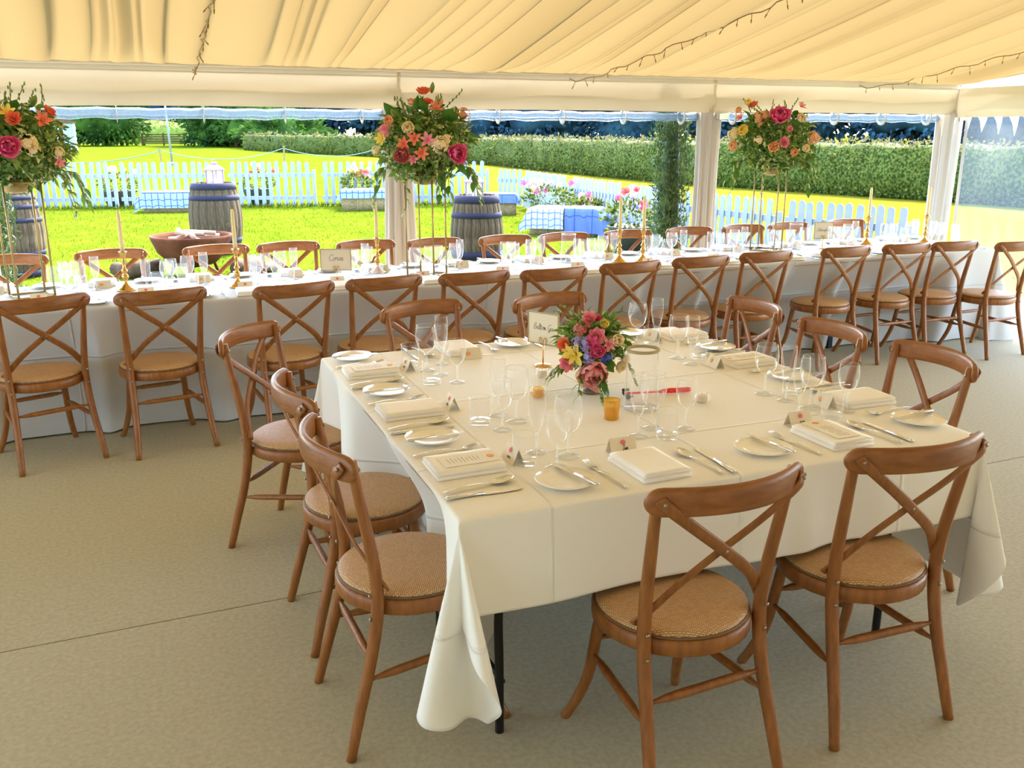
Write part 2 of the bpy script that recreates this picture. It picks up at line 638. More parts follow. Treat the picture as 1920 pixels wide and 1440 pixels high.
M_CHECK = check_mat('blue_check', (0.2202, 0.2752, 0.4266), (0.04128, 0.06192, 0.1789), 0.13, 0.06)
M_CHECKW = check_mat('white_check', (0.399, 0.4128, 0.4678), (0.1032, 0.1307, 0.2477), 0.10, 0.07)
M_BLUECL = check_mat('blue_cloth', (0.09632, 0.1376, 0.344), (0.04128, 0.0688, 0.2064), 0.30, 0.03)
M_LANT = mat('lantern_metal', (0.2339, 0.1032, 0.1858), rough=0.5, metal=0.2)
M_RUST = mat('rusty_iron', (0.075, 0.022, 0.009), rough=0.9, spec=0.1, col2=(0.125, 0.042, 0.018), nscale=5, bump=0.2)
M_KINDLE = mat('kindling', (0.3, 0.168, 0.096), rough=0.9, col2=(0.396, 0.264, 0.168), nscale=9)
M_BARK = mat('bark', (0.062, 0.036, 0.018), rough=0.95, spec=0.1, col2=(0.115, 0.07, 0.036), nscale=8, bump=0.5)
M_TERRA = mat('dark_pot', (0.05, 0.05, 0.045), rough=0.7)
M_ROPEC = mat('cyan_rope', (0.02752, 0.1514, 0.1858), rough=0.7)
M_GREYPOST = mat('grey_post', (0.1651, 0.1858, 0.1789), rough=0.6)
M_SHED = mat('shed_boards', (0.22, 0.28, 0.31), rough=0.7)
M_BRICK = mat('shed_brick', (0.55, 0.35, 0.25), rough=0.8)
M_CORD = mat('light_cord', (0.30, 0.19, 0.07), rough=0.6)
M_BULB = mat('clear_bulb', (0.85, 0.80, 0.62), rough=0.2)
M_PENW = fabric_trans('white_pennant', (0.88, 0.90, 0.95), (0.95, 0.95, 1.0), 0.5)
M_PENB = fabric_trans('blue_pennant', (0.45, 0.55, 0.85), (0.5, 0.6, 0.95), 0.5)
M_LEAFH = mat('hedge_leaf', (0.02147, 0.04561, 0.005366), rough=0.8, spec=0.1, col2=(0.1342, 0.1509, 0.02683), nscale=14.0, ndetail=6, trans=0.35, ramp=(0.42, 0.60))
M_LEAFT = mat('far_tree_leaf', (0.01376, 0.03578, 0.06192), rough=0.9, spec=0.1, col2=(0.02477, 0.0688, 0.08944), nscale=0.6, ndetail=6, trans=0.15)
M_LEAFB = mat('bush_leaf', (0.009632, 0.03165, 0.00688), rough=0.8, spec=0.1, col2=(0.05848, 0.1307, 0.01514), nscale=0.5, ndetail=6, trans=0.3)
M_LEAFC = mat('conifer_leaf', (0.01584, 0.0432, 0.00576), rough=0.7, col2=(0.072, 0.1152, 0.0144), nscale=9, ndetail=4, trans=0.2)
M_CROP = mat('crop', (0.114, 0.161, 0.00805), rough=0.9, col2=(0.1677, 0.2012, 0.02012), nscale=1.5)
M_LEAF = mat('green_leaf', (0.055, 0.17, 0.018), rough=0.42, col2=(0.13, 0.27, 0.04), nscale=14, trans=0.25)
M_LEAFL = mat('light_leaf', (0.17, 0.29, 0.04), rough=0.5, col2=(0.32, 0.44, 0.09), nscale=14, trans=0.3)
M_VARIE = mat('variegated_leaf', (0.10, 0.20, 0.03), rough=0.45, col2=(0.62, 0.64, 0.28), nscale=42, ndetail=2, ramp=(0.47, 0.56), trans=0.25)
M_STEM = mat('stem', (0.12, 0.2, 0.04), rough=0.6)
M_PEONY = mat('pink_peony', (0.80, 0.08, 0.26), rough=0.7, col2=(0.93, 0.24, 0.44), nscale=18, trans=0.25)
M_PEONYD = mat('dusky_peony', (0.55, 0.12, 0.12), rough=0.7, col2=(0.75, 0.24, 0.20), nscale=18, trans=0.2)
M_PEONYL = mat('pale_pink_peony', (0.90, 0.36, 0.36), rough=0.7, col2=(0.95, 0.55, 0.52), nscale=14, trans=0.25)
M_CORAL = mat('coral_petal', (0.90, 0.19, 0.09), rough=0.65, col2=(0.95, 0.34, 0.20), nscale=18, trans=0.25)
M_PEACHF = mat('peach_petal', (0.92, 0.46, 0.22), rough=0.65, col2=(0.96, 0.60, 0.34), nscale=18, trans=0.3)
M_CREAMF = mat('cream_petal', (0.92, 0.76, 0.42), rough=0.65, col2=(0.96, 0.84, 0.58), nscale=18, trans=0.3)
M_YELLOWF = mat('yellow_petal', (0.92, 0.68, 0.08), rough=0.65, col2=(0.95, 0.82, 0.25), nscale=18, trans=0.3)
M_MAGENTA = mat('magenta_petal', (0.82, 0.05, 0.28), rough=0.65, col2=(0.95, 0.16, 0.42), nscale=18, trans=0.25)
M_LILAC = mat('lilac_petal', (0.38, 0.36, 0.72), rough=0.65, col2=(0.55, 0.50, 0.85), nscale=18, trans=0.25)
M_BLUEF = mat('blue_petal', (0.09, 0.13, 0.55), rough=0.65, trans=0.2)
M_REDF = mat('red_petal', (0.85, 0.03, 0.03), rough=0.65, col2=(0.95, 0.10, 0.08), nscale=18, trans=0.25)
M_PINKF = mat('pink_petal', (0.90, 0.28, 0.36), rough=0.65, col2=(0.95, 0.42, 0.45), nscale=18, trans=0.25)
M_SUNTINT = mat('hedge_top_sun_tint', (0.0805, 0.0805, 0.02012), rough=0.9, spec=0.1, col2=(0.1476, 0.1241, 0.05366), nscale=3, trans=0.3)  # paler leaf colour paints sunlight onto the hedge top
M_BACK = fabric_trans('back_lining', (0.50, 0.44, 0.34), (0.45, 0.40, 0.30), 0.2)
M_GAPSHADE = mat('seat_gap_shade', (0.16, 0.085, 0.035), rough=0.6)  # dark colour standing in for shade in the gap under the cushion
M_WOODR = mat('rail_wood', (0.215, 0.074, 0.015), rough=0.40, col2=(0.345, 0.128, 0.030), nscale=6, stretch=(1.6, 9, 9), bump=0.1, bscale=14, spec=0.45, ramp=(0.3, 0.72))
# ------------------------------------------------------------------ the setting: ground, floor, tent
nr = np.random.default_rng(11)
EAVE_Z, EAVE_V, PITCH = 2.14, 2.12, R_(12.6)
END_U, REAR_V = 6.0, -6.9
RIDGE_V = (EAVE_V + REAR_V) / 2


def Larr(U, V, Z):
    return np.stack([LOX + U * LC - V * LS, LOY + U * LS + V * LC, Z], -1)


g = MB()
g.add([(-300, -120, -.03), (300, -120, -.03), (300, 330, -.03), (-300, 330, -.03)], [(0, 1, 2, 3)], False)
struct('ground', g.mesh('ground', M_LAWN), 'bright mown grass lawn stretching from the marquee to the hedge', 'lawn')

fl = thing('floor', 'beige matting floor of the marquee laid in wide strips', 'floor')
fl['kind'] = 'structure'
b = MB()
q = [L(-6.3, REAR_V - .1, -.022), L(6.45, REAR_V - .1, -.022), L(6.45, 2.25, -.022), L(-6.3, 2.25, -.022)]
q2 = [Vector((p.x, p.y, -.008)) for p in q]
b.add([tuple(p) for p in q + q2], [(0, 3, 2, 1), (4, 5, 6, 7), (0, 1, 5, 4), (1, 2, 6, 5), (2, 3, 7, 6), (3, 0, 4, 7)], False)
ob('underlay', b.mesh('underlay', M_BLACK), fl)
edges = [REAR_V - .1, -6.17, -2.17, 1.85, 2.25]
for i in range(len(edges) - 1):
    t0 = .013 if 0 < i else 0.0
    t1 = .013 if i < len(edges) - 2 else 0.0
    b = MB()
    n = 8
    vs, fs = [], []
    for z in (-.007, 0.0):
        for k in range(n + 1):
            u = -6.3 + 12.75 * k / n
            vs.append(tuple(L(u, edges[i] + t0 * u + .0035, z)))
            vs.append(tuple(L(u, edges[i + 1] + t1 * u - .0035, z)))
    o2 = 2 * (n + 1)
    for k in range(n):
        a = 2 * k
        fs.append((o2 + a, o2 + a + 2, o2 + a + 3, o2 + a + 1))
        fs.append((a, a + 2, o2 + a + 2, o2 + a))
        fs.append((a + 3, a + 1, o2 + a + 1, o2 + a + 3))
    b.add(vs, fs, False)
    ob('matting_strip', b.mesh('matting_strip', M_CARPET), fl)

# ---- pleated roof lining, two slopes
def pleat_profile(u0, u1, rs):
    r = random.Random(rs)
    bounds = [u0]
    while bounds[-1] < u1:
        bounds.append(bounds[-1] + r.choice([.07, .09, .12, .15, .18, .22, .28, .36]) * r.uniform(.85, 1.15))
    us, hs = [], []
    for a, c in zip(bounds[:-1], bounds[1:]):
        w = c - a
        k = max(6, int(w / .022))
        sk = r.uniform(.65, 1.6)
        A = .012 + w * r.uniform(.16, .34)
        fl = 1 if r.random() < .7 else -1
        for j in range(k):
            t = j / k
            us.append(a + w * t)
            tt = t if fl > 0 else 1 - t
            hs.append(-A * (math.sin(math.pi / 2 * tt / .8) ** 1.2 if tt < .8 else max(0.0, math.cos(math.pi / 2 * (tt - .8) / .2))))
    return np.array(us), np.array(hs)


def slope(v_eave, v_ridge, seed):
    us, hs = pleat_profile(-END_U - .1, END_U + .05, seed)
    us = np.minimum(us, END_U + .05)
    W = np.linspace(0, 1, 26)
    U, T = np.meshgrid(us, W)
    Hh = np.tile(hs, (len(W), 1))
    V = v_eave + (v_ridge - v_eave) * T
    Z = EAVE_Z + math.tan(PITCH) * abs(v_ridge - v_eave) * T
    amp = .06 + 1.1 * np.minimum(1, T * 7)
    Z = Z + Hh * amp - .05 * np.sin(np.pi * np.minimum(T, 1)) 
    U = U + .10 * np.sin(U * 2.3 + 1.0) * np.sin(np.pi * T * .9) + .05 * np.sin(U * 5 + T * 3)
    return grid_mesh('roof_lining', Larr(U, V, Z), M_LINING)


struct('ceiling', slope(EAVE_V, RIDGE_V, 5), 'cream pleated roof lining rising from the garden side eave', 'ceiling')
struct('ceiling', slope(REAR_V, RIDGE_V, 8), 'cream pleated roof lining over the back half of the marquee', 'ceiling')

# ---- valance along the garden side, one panel per bay
val = thing('trim_1', 'long cream fabric valance hanging under the roof on the garden side', 'valance')
val['kind'] = 'structure'
for k in range(4):
    ua, ub = -6 + 3 * k, -3 + 3 * k
    U, T = np.meshgrid(np.linspace(ua - .015, ub + .015, 40), np.linspace(0, 1, 12))
    s = (U - ua) / 3
    V = EAVE_V - .03 + .012 * np.sin(U * 4 + k) * T + .018 * np.sin((s * 2.2 + T * 1.6) * 5 + k) * np.exp(-((s - (.93 if k == 1 else .1)) / .22) ** 2) * T
    sag = [.02, .035, .025, .02][k] * 4 * s * (1 - s)
    Z = EAVE_Z + .005 - T * (.31 - .5 * sag)
    ob('valance_panel', grid_mesh('valance_panel', Larr(U, V, Z), M_VALANCE), val)
b = MB()
for zz, rr in ((EAVE_Z + .0, .014), (EAVE_Z - .05, .006)):
    b.tube([L(-6, EAVE_V - .045, zz), L(6, EAVE_V - .045, zz)], rr, 6)
ob('hem', b.mesh('hem', M_VALANCE), val)
# the eave beam behind
b = MB()
b.tube([L(-6.05, EAVE_V + .06, 2.02), L(6.05, EAVE_V + .06, 2.02)], .05, 4)
struct('trim_2', b.mesh('eave_beam', M_ALU), 'aluminium eave beam behind the cream valance', 'beam')

# ---- rolled clear window walls under the valance
roll = MB()
for k in range(3):
    pass
for k, (ua, ub) in enumerate(((-5.9, -3.1), (-2.88, -.12), (.12, 2.88), (3.12, 5.88))):
    t = thing('rolled_window_wall', ['clear plastic wall rolled up above the far left bay', 'clear plastic wall rolled up over the barrels, left bay',
              'clear plastic wall rolled up between the two middle poles', 'clear plastic wall rolled up in the right bay by the corner pole'][k], 'plastic wall', tuple(L(ua, 2.2, 1.80)), LA)
    n = 30
    Ln = ub - ua
    b = MB()
    pts = [(Ln * i / n, .01 * math.sin(i * .9 + k), -.006 * math.sin(math.pi * ((i * 4 / n) % 1)) + .004 * math.sin(i * 2.1)) for i in range(n + 1)]
    b.tube(pts, [.036 + .004 * math.sin(i * 1.7) for i in range(n + 1)], 10)
    b.tube([(p[0], p[1] + .015, p[2] + .015) for p in pts], .028, 8)
    ob('roll', b.mesh('roll', M_ROLL), t)
    for j in range(5):
        b = MB()
        x = Ln * (.06 + .22 * j)
        b.tube([(x, .058 * math.cos(a), .058 * math.sin(a)) for a in [2 * math.pi * q / 12 for q in range(13)]], .012, 4, ell=(1.3, .25), up=None)
        b.box((x, 0, .11), (.025, .006, .12))
        ob('strap', b.mesh('strap', M_DRAPE), t)

# ---- legs wrapped in white drapes
for k, u in enumerate((-3.15, 0, 3, 6)):
    t = thing('tent_pole', ['marquee pole with white drape beside the left flower stand', 'white draped marquee pole between the two blue-hooped barrels', 'white draped marquee pole beside the tall conifer',
              'white draped corner pole next to the clear end wall'][k], 'tent pole', tuple(L(u, EAVE_V + .02, 0)), LA)
    b = MB()
    b.box((0, .05, 1.05), (.10, .06, 2.1))
    ob('post', b.mesh('post', M_ALU), t)
    b = MB()
    b.box((.10, -.02, 1.815), (.13, .07, .07), bev=.008)
    b.box((.06, -.06, 1.80), (.03, .03, .05))
    ob('eave_bracket', b.mesh('eave_bracket', M_ALU), t)
    n = 64
    rings = []
    for i in range(22):
        z = .002 + 1.86 * i / 21
        w = .125 + .012 * math.sin(z * 2.4 + k) - .018 * (z / 1.9) + (.03 if k == 3 else 0)
        ring = []
        for j in range(n):
            a = 2 * math.pi * j / n
            fold = .016 * math.sin(9 * a + .8 * math.sin(z * 1.1 + k)) + .008 * math.sin(17 * a + z)
            ring.append(((w + fold) * math.cos(a), (w * .62 + fold * .8) * math.sin(a) + .03, z))
        rings.append(ring)
    b = MB()
    b.loft(rings, False, False)
    ob('drape', b.mesh('drape', M_DRAPE), t)

# ---- right gable end
ge = thing('wall_right', 'right gable end of the marquee with cream valance under white sheet', 'wall')
ge['kind'] = 'structure'
U0 = END_U + .04
rz = EAVE_Z + math.tan(PITCH) * abs(RIDGE_V - EAVE_V)
U, T = np.meshgrid(np.linspace(EAVE_V, REAR_V, 70), np.linspace(0, 1, 10))
Vv = U
top = 2.10
Zt = top - T * .29
Uo = U0 - .03 + .012 * np.sin(Vv * 5) * T
ob('valance_panel', grid_mesh('gable_valance', Larr(Uo, Vv, Zt), M_VALANCE), ge)
# swagged cream lining above the valance
Zs_top = np.minimum(top + .17, EAVE_Z + math.tan(PITCH) * np.minimum(EAVE_V - U, U - REAR_V) - .005)
Zs = top + (Zs_top - top) * T
Uo = U0 + .02 * np.abs(np.sin(U * 9 + 1.5 * T)) 
ob('swag_lining', grid_mesh('gable_swag', Larr(Uo, U, Zs), M_WALL), ge)
b = MB()
b.add([tuple(L(U0 + .06, EAVE_V, EAVE_Z - .1)), tuple(L(U0 + .06, RIDGE_V, rz)), tuple(L(U0 + .06, REAR_V, EAVE_Z - .1))], [(0, 1, 2)], False)
ob('gable_sheet', b.mesh('gable_sheet', M_GABLE), ge)
for i, (va, vb) in enumerate(((1.98, -.95), (-4.05, REAR_V + .1))):
    w = thing('window_%d' % (i + 1), ['hazy clear plastic end wall panel right of the corner pole', 'rear clear plastic panel of the right end wall'][i], 'window')
    w['kind'] = 'structure'
    U, T = np.meshgrid(np.linspace(va, vb, 40), np.linspace(0, 1, 12))
    X = END_U + .05 + .012 * np.sin(U * 6 + T * 4 + i)
    ob('pane', grid_mesh('pane', Larr(X, U, .02 + 1.84 * T), M_PVC), w)
    b = MB()
    for vv in (va, vb):
        b.tube([L(END_U + .05, vv, .0), L(END_U + .05, vv, 1.86)], .022, 4)
    ob('window_frame', b.mesh('window_frame', M_DRAPE), w)

# ---- left end wall and rear wall (out of frame, they close the marquee)
U, T = np.meshgrid(np.linspace(REAR_V, EAVE_V, 120), np.linspace(0, 1, 10))
Zw = np.minimum(rz, EAVE_Z + math.tan(PITCH) * np.minimum(EAVE_V - U, U - REAR_V)) * T
struct('wall_left', grid_mesh('wall_left', Larr(-END_U - .05 + .025 * np.sin(U * 20), U, Zw), M_WALL), 'cream pleated lining of the left end wall', 'wall')
wb = thing('wall_back', 'cream lined back wall of the marquee behind the camera', 'wall')
wb['kind'] = 'structure'
U, T = np.meshgrid(np.linspace(-END_U - .05, END_U, 120), np.linspace(0, 1, 6))
ob('valance_panel', grid_mesh('back_valance', Larr(U, REAR_V + .02 + .012 * np.sin(U * 6) * T, EAVE_Z - .31 * T), M_VALANCE), wb)
for k in range(4):
    ua = -END_U + 3 * k
    U, T = np.meshgrid(np.linspace(ua + .02, ua + 2.98, 80), np.linspace(0, 1, 6))
    ob('lining_panel', grid_mesh('back_lining', Larr(U, REAR_V - .02 + .02 * np.sin(U * 22), .01 + 1.86 * T), M_BACK), wb)
for k in range(5):
    b = MB()
    b.tube([L(-END_U + 3 * k, REAR_V, 0), L(-END_U + 3 * k, REAR_V, EAVE_Z - .05)], .07, 8)
    ob('post', b.mesh('back_post', M_DRAPE), wb)

# ---- icicle light strings on the roof lining
for k, (ua, va, ub, vb) in enumerate(((-1.56, 2.07, -1.52, -.9), (1.50, 2.07, 2.25, -.9), (4.66, 2.07, 5.75, -.9))):
    t = thing('fairy_light_string', ['icicle fairy light string on the roof lining, upper left', 'icicle fairy light string running up the middle of the roof lining',
              'icicle fairy light string near the right end of the roof lining'][k], 'fairy lights')
    n = 46
    pts = []
    for i in range(n + 1):
        s = i / n
        u, v = ua + (ub - ua) * s, va + (vb - va) * s
        z = EAVE_Z + math.tan(PITCH) * (EAVE_V - v) - .125 - .012 * math.sin(i * 1.3) + .08 * math.exp(-i / 2.0)
        pts.append(L(u + .012 * math.sin(i * 2.1), v, z))
    b = MB()
    b.tube(pts, .0045, 5)
    ob('cord', b.mesh('cord', M_CORD), t)
    for i in range(1, n, 2):
        p = pts[i]
        ln = rnd.uniform(.035, .075)
        d = Vector((rnd.uniform(-.035, .035), rnd.uniform(-.02, .02), -ln))
        b = MB()
        b.tube([(0, 0, 0), d * .7], .003, 4)
        b.tube([d * .65, d], [.0055, .0035], 5)
        ob('light_drop', b.mesh('light_drop', M_CORD), t, loc=p)

# ------------------------------------------------------------------ greenery helpers
def leaf_quads(P, size, nrm=None, asp=.55, up=0.0, droop=0.0, seed=0):
    """Rhombic folded leaves at positions P (n x 3); size scalar or array. Returns V (5n), F quads."""
    r = np.random.default_rng(seed)
    n = len(P)
    size = np.broadcast_to(size, (n,))
    d = r.normal(size=(n, 3))
    d[:, 2] += up
    d /= np.linalg.norm(d, axis=1)[:, None] + 1e-9
    m = r.normal(size=(n, 3))
    if nrm is not None:
        m = m * .6 + nrm
    s = np.cross(d, m)
    s /= np.linalg.norm(s, axis=1)[:, None] + 1e-9
    nn = np.cross(s, d)
    a = P
    c = P + d * size[:, None]
    mid = P + d * (size * .45)[:, None] + nn * (size * .08)[:, None]
    l = mid + s * (size * asp / 2)[:, None] - nn * (size * .12)[:, None]
    rr = mid - s * (size * asp / 2)[:, None] - nn * (size * .12)[:, None]
    V = np.stack([a, l, c, rr], 1).reshape(-1, 3)
    F = np.arange(4 * n).reshape(n, 4)
    return V, F


def crown(n, c, rad, size, mat_, name, seed, up=0.1, low=-1.0, noise=.25):
    r = np.random.default_rng(seed)
    d = r.normal(size=(n, 3))
    d /= np.linalg.norm(d, axis=1)[:, None]
    d = d[d[:, 2] > low]
    lump = 1 + noise * (np.sin(d[:, 0] * 5 + seed) * np.sin(d[:, 1] * 5.7 + 2 * seed) + np.sin(d[:, 2] * 6 + seed * 1.3) * .6)
    rr = r.uniform(.82, 1.04, len(d)) * lump
    P = np.asarray(c) + d * np.asarray(rad) * rr[:, None]
    V, F = leaf_quads(P, size * r.uniform(.6, 1.3, len(P)), d, .6, up, seed=seed)
    return np_mesh(name, V, F, mat_)


def core(c, rad, mat_, name, seed=0, k=.8, low=None, noise=.25):
    b = MB()
    rings = []
    for i in range(13):
        t = math.pi * (.02 + .96 * i / 12)
        ring = []
        for j in range(20):
            a = 2 * math.pi * j / 20
            d = (math.sin(t) * math.cos(a), math.sin(t) * math.sin(a), -math.cos(t))
            s = k * (1 + noise * (math.sin(d[0] * 5 + seed) * math.sin(d[1] * 5.7 + 2 * seed) + math.sin(d[2] * 6 + seed * 1.3) * .6))
            z = c[2] + rad[2] * s * d[2]
            ring.append((c[0] + rad[0] * s * d[0], c[1] + rad[1] * s * d[1], z if low is None else max(z, low)))
        rings.append(ring)
    b.loft(rings, True, True)
    return b.mesh(name, mat_)


CAM = (-.653, -1.961)


def tree(name, label, cat, loc, r, h, n, size, m, seed, group=None, trunk=True, low=-1.0, base=0.0):
    t = thing(name, label, cat, (loc[0], loc[1], -.03), 0, group)
    cz = base + (h - base) / 2
    rad = (r, r, (h - base) / 2)
    ob('crown_body', core((0, 0, cz), rad, m, 'crown_body', seed, .84, low=.02), t)
    lv = ob('leaves', crown(n, (0, 0, cz), rad, size, m, 'leaves', seed), t)
    lv['kind'] = 'stuff'
    if trunk:
        b = MB()
        b.tube([(0, 0, 0), (.1, 0, cz * .5), (0, .1, cz)], [r * .06, r * .05, r * .03], 8)
        ob('trunk', b.mesh('trunk', M_BARK), t)
    return t


# ---- clipped hedge on the right
hp = crom([(9.0, 90, 0), (11.7, 74.6, 0), (15, 60, 0), (16.4, 45.3, 0), (16.2, 37.2, 0), (16.0, 27, 0), (16.9, 20.5, 0), (17.9, 15.5, 0), (18.6, 10, 0), (19.5, 2, 0)], 6)
hd = thing('hedge', 'long clipped green hedge running behind the white picket fence', 'hedge')
rings = []
for i, p in enumerate(hp):
    t = (hp[min(i + 1, len(hp) - 1)] - hp[max(i - 1, 0)]).normalized()
    nn = Vector((-t.y, t.x, 0))
    if nn.x < 0:
        nn = -nn
    w = .10 * math.sin(i * 1.7) + .06 * math.sin(i * 3.1)
    h = 1.36 + .05 * math.sin(i * 2.3)
    rings.append([p + nn * .12 + Vector((0, 0, -.03)), p + nn * (.02 + w) + Vector((0, 0, .5)), p + nn * (.16 + w) + Vector((0, 0, h - .12)), p + nn * .35 + Vector((0, 0, h - .03)),
                  p + nn * 1.3 + Vector((0, 0, h - .03)), p + nn * 1.5 + Vector((0, 0, -.03))])
b = MB()
b.loft(rings, True, True)
ob('hedge_body', b.mesh('hedge_body', M_LEAFH), hd)
Ps, Ns, Sz, Tp = [], [], [], []
hpa = np.array([tuple(p) for p in hp])
seg = np.linalg.norm(np.diff(hpa, axis=0), axis=1)
tan = np.diff(hpa, axis=0) / seg[:, None]
nrm = np.stack([-tan[:, 1], tan[:, 0], 0 * tan[:, 0]], 1)
nrm[nrm[:, 0] < 0] *= -1
for i in range(len(seg)):
    dist = np.hypot(*(hpa[i, :2] - np.array(CAM)))
    sz = max(.085, dist * .0034)
    k = int(seg[i] * 1.9 / (sz * sz) * 1.25)
    k = min(k, 9000)
    s = nr.uniform(0, 1, k)
    z = nr.uniform(-.02, 1.45, k)
    topm = nr.uniform(0, 1, k) < .22
    off = np.where(topm, nr.uniform(0.0, 1.2, k), nr.normal(0, .06, k) + .1 * np.sin(s * 7 + i) * (z > .2) + .08 * (z - .4) * (z > .4) + .09 * np.sin(z * 5 + i * 2.2 + s * 5))
    z = np.where(topm, 1.36 + nr.normal(0, .05, k) + .06 * np.sin(i * 2.3 + s * 4), z)
    P = hpa[i] + tan[i] * (seg[i] * s)[:, None] + nrm[i] * off[:, None]
    P[:, 2] = z
    Ps.append(P)
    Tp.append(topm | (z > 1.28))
    Ns.append(np.where(topm[:, None], np.array([0, 0, 1.0]), -nrm[i] + np.array([0, 0, .4])))
    Sz.append(np.full(k, sz) * nr.uniform(.7, 1.4, k))
Pa, Sa, Na, Ta = np.concatenate(Ps), np.concatenate(Sz), np.concatenate(Ns), np.concatenate(Tp)
for nm_, sel, m_ in (('leaves', ~Ta, M_LEAFH), ('sun_tinted_top_leaves', Ta, M_SUNTINT)):  # top leaves take the colour with sunlight painted in
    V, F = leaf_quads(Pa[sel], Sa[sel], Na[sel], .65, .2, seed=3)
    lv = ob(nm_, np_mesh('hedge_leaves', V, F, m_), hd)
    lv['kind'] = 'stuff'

# ---- dark belt of trees behind the hedge
TREEX = [(11, 118), (19, 112), (27, 108), (35, 102), (43, 97), (50, 90), (57, 83), (64, 76), (70, 69), (76, 62), (82, 54), (87, 46), (92, 37), (96, 28)]
for i, (x, y) in enumerate(TREEX):
    tree('tree', 'dark green tree in the belt beyond the hedge, %s from the left' % (ORD + ['fourteenth'])[i], 'tree', (x, y), 6.2, 10.5 + (i * 37 % 5) * .5, 2600, .75, M_LEAFT, 20 + i, 'dark tree belt beyond the hedge')

# ---- bushes, field gate and shed at the far left
tree('bush', 'pale sunlit bush at the far left behind the grey shed', 'bush', (-8.5, 126), 4.2, 7.4, 2200, .55, M_CROP, 51)
tree('bush', 'broad dark bush left of the field gate', 'bush', (-3.6, 122), 5.0, 7.6, 3000, .55, M_LEAFB, 52)
tree('bush', 'dark rounded bush right of the field gate', 'bush', (8.2, 113), 3.2, 6.0, 2200, .5, M_LEAFB, 53)
tree('tree', 'leafy tree with overhanging branches right of the grey pole', 'tree', (10.5, 110), 4.5, 10.5, 3200, .55, M_LEAFB, 54, base=2.5)
tree('bush', 'low dark bush where the hedge meets the trees', 'bush', (14.0, 97), 4.4, 3.4, 2400, .5, M_LEAFB, 55)
tree('bush', 'wide dark bush under the leafy tree at back left', 'bush', (12.6, 106), 4.2, 5.0, 2400, .5, M_LEAFB, 56)
cf = thing('crop_bank', 'bright yellow-green crop bank seen through the field gate', 'crop', (5.0, 150, -.03))
b = MB()
n = 30
rings = []
for i in range(n + 1):
    x = -14 + 32 * i / n
    h = 3.0 + .25 * math.sin(i * .7)
    rings.append([(x, 0, 0), (x, 1.0, h * .8), (x, 2.5, h), (x, 12, h + .3), (x, 12.2, 0)])
b.loft(rings, True, True)
ob('bank', b.mesh('bank', M_CROP), cf)
k = 2500
P = np.stack([nr.uniform(-14, 18, k), nr.uniform(.3, 3.0, k), nr.uniform(.5, 3.3, k)], 1)
V, F = leaf_quads(P, .45, None, .4, 1.5, seed=9)
lv = ob('leaves', np_mesh('crop_leaves', V, F, M_CROP), cf)
lv['kind'] = 'stuff'
tree('tree', 'dark tree closing the view above the bright crop, left', 'tree', (1.5, 168), 8.5, 13, 2200, .9, M_LEAFT, 61)
tree('tree', 'dark tree closing the view above the bright crop, right', 'tree', (13, 166), 8.5, 13, 2200, .9, M_LEAFT, 62)
tree('tree', 'dark tree behind the broad bush at far left', 'tree', (-8.0, 160), 8.5, 13, 2200, .9, M_LEAFT, 63)
gt = thing('field_gate', 'distant brown five-bar field gate between the bushes', 'gate', (.6, 121, -.03), R_(-3))
for j in range(5):
    b = MB()
    b.box((2.4, 0, .25 + .27 * j), (4.6, .06, .11))
    ob('bar', b.mesh('bar', M_BARK), gt)
for x in (0, 2.4, 4.8):
    b = MB()
    b.box((x, 0, .75), (.2, .12, 1.5))
    ob('gate_post', b.mesh('gate_post', M_BARK), gt)
sh = thing('shed', 'small grey boarded shed with pale brick corner at far left', 'shed', (-7.1, 93, -.03), R_(12))
for j in range(8):
    b = MB()
    b.box((0, 0, .15 + .3 * j), (3.0, 2.4, .285))
    ob('board', b.mesh('board', M_SHED), sh)
for j in range(10):
    b = MB()
    b.box((1.56, -1.1, .11 + .24 * j), (.14 if j % 2 else .22, .3, .21))
    ob('corner_block', b.mesh('corner_block', M_NAPKIN), sh)
b = MB()
b.prism([(-1.75, 2.4), (1.75, 2.4), (1.75, 2.5), (0, 3.0), (-1.75, 2.5)], 'y', 2.8, Matrix.Translation((0, -1.4, 0)))
ob('roof', b.mesh('roof', M_BARK), sh)

lp = thing('flag_pole', 'thin pale grey pole standing on the far lawn', 'pole', (1.2, 50, -.03))
b = MB()
b.tube([(0, 0, 0), (-.12, 0, 4.6)], [.055, .045], 8)
ob('shaft', b.mesh('shaft', M_GREYPOST), lp)
b = MB()
b.lathe([(.09, 0), (.09, .12), (.06, .16)], 8, True, True)
ob('base_collar', b.mesh('base_collar', M_GREYPOST), lp)
b = MB()
b.sphere((-.12, 0, 4.63), .07, 8)
ob('finial', b.mesh('finial', M_GREYPOST), lp)
# sagging cyan rope on stakes
stakes = [(-5.5, 36.5), (.4, 38), (5.7, 41.6), (11.1, 44.6), (15.2, 46)]
sl = ['far left end', 'left', 'middle', 'right', 'far right end']
stk = MB()
stk.box((0, 0, .5), (.07, .05, 1.0))
stk.box((0, 0, 1.03), (.085, .065, .06))
stk_me = stk.mesh('stake', M_HAY)
for (x, y), s in zip(stakes, sl):
    tag(ob('rope_stake', stk_me, None, (x, y, -.03), 0, (0, R_(-3 if s == 'left' else 2), 0)), 'thin wooden stake holding the cyan rope, %s' % s, 'stake', 'stakes of the cyan rope')
b = MB()
pts = []
for (x0, y0), (x1, y1) in zip(stakes[:-1], stakes[1:]):
    for k in range(10):
        s = k / 10
        pts.append((x0 + (x1 - x0) * s, y0 + (y1 - y0) * s, .93 - .42 * 4 * s * (1 - s)))
pts.append((stakes[-1][0], stakes[-1][1], .93))
b.tube(pts, .016, 5)
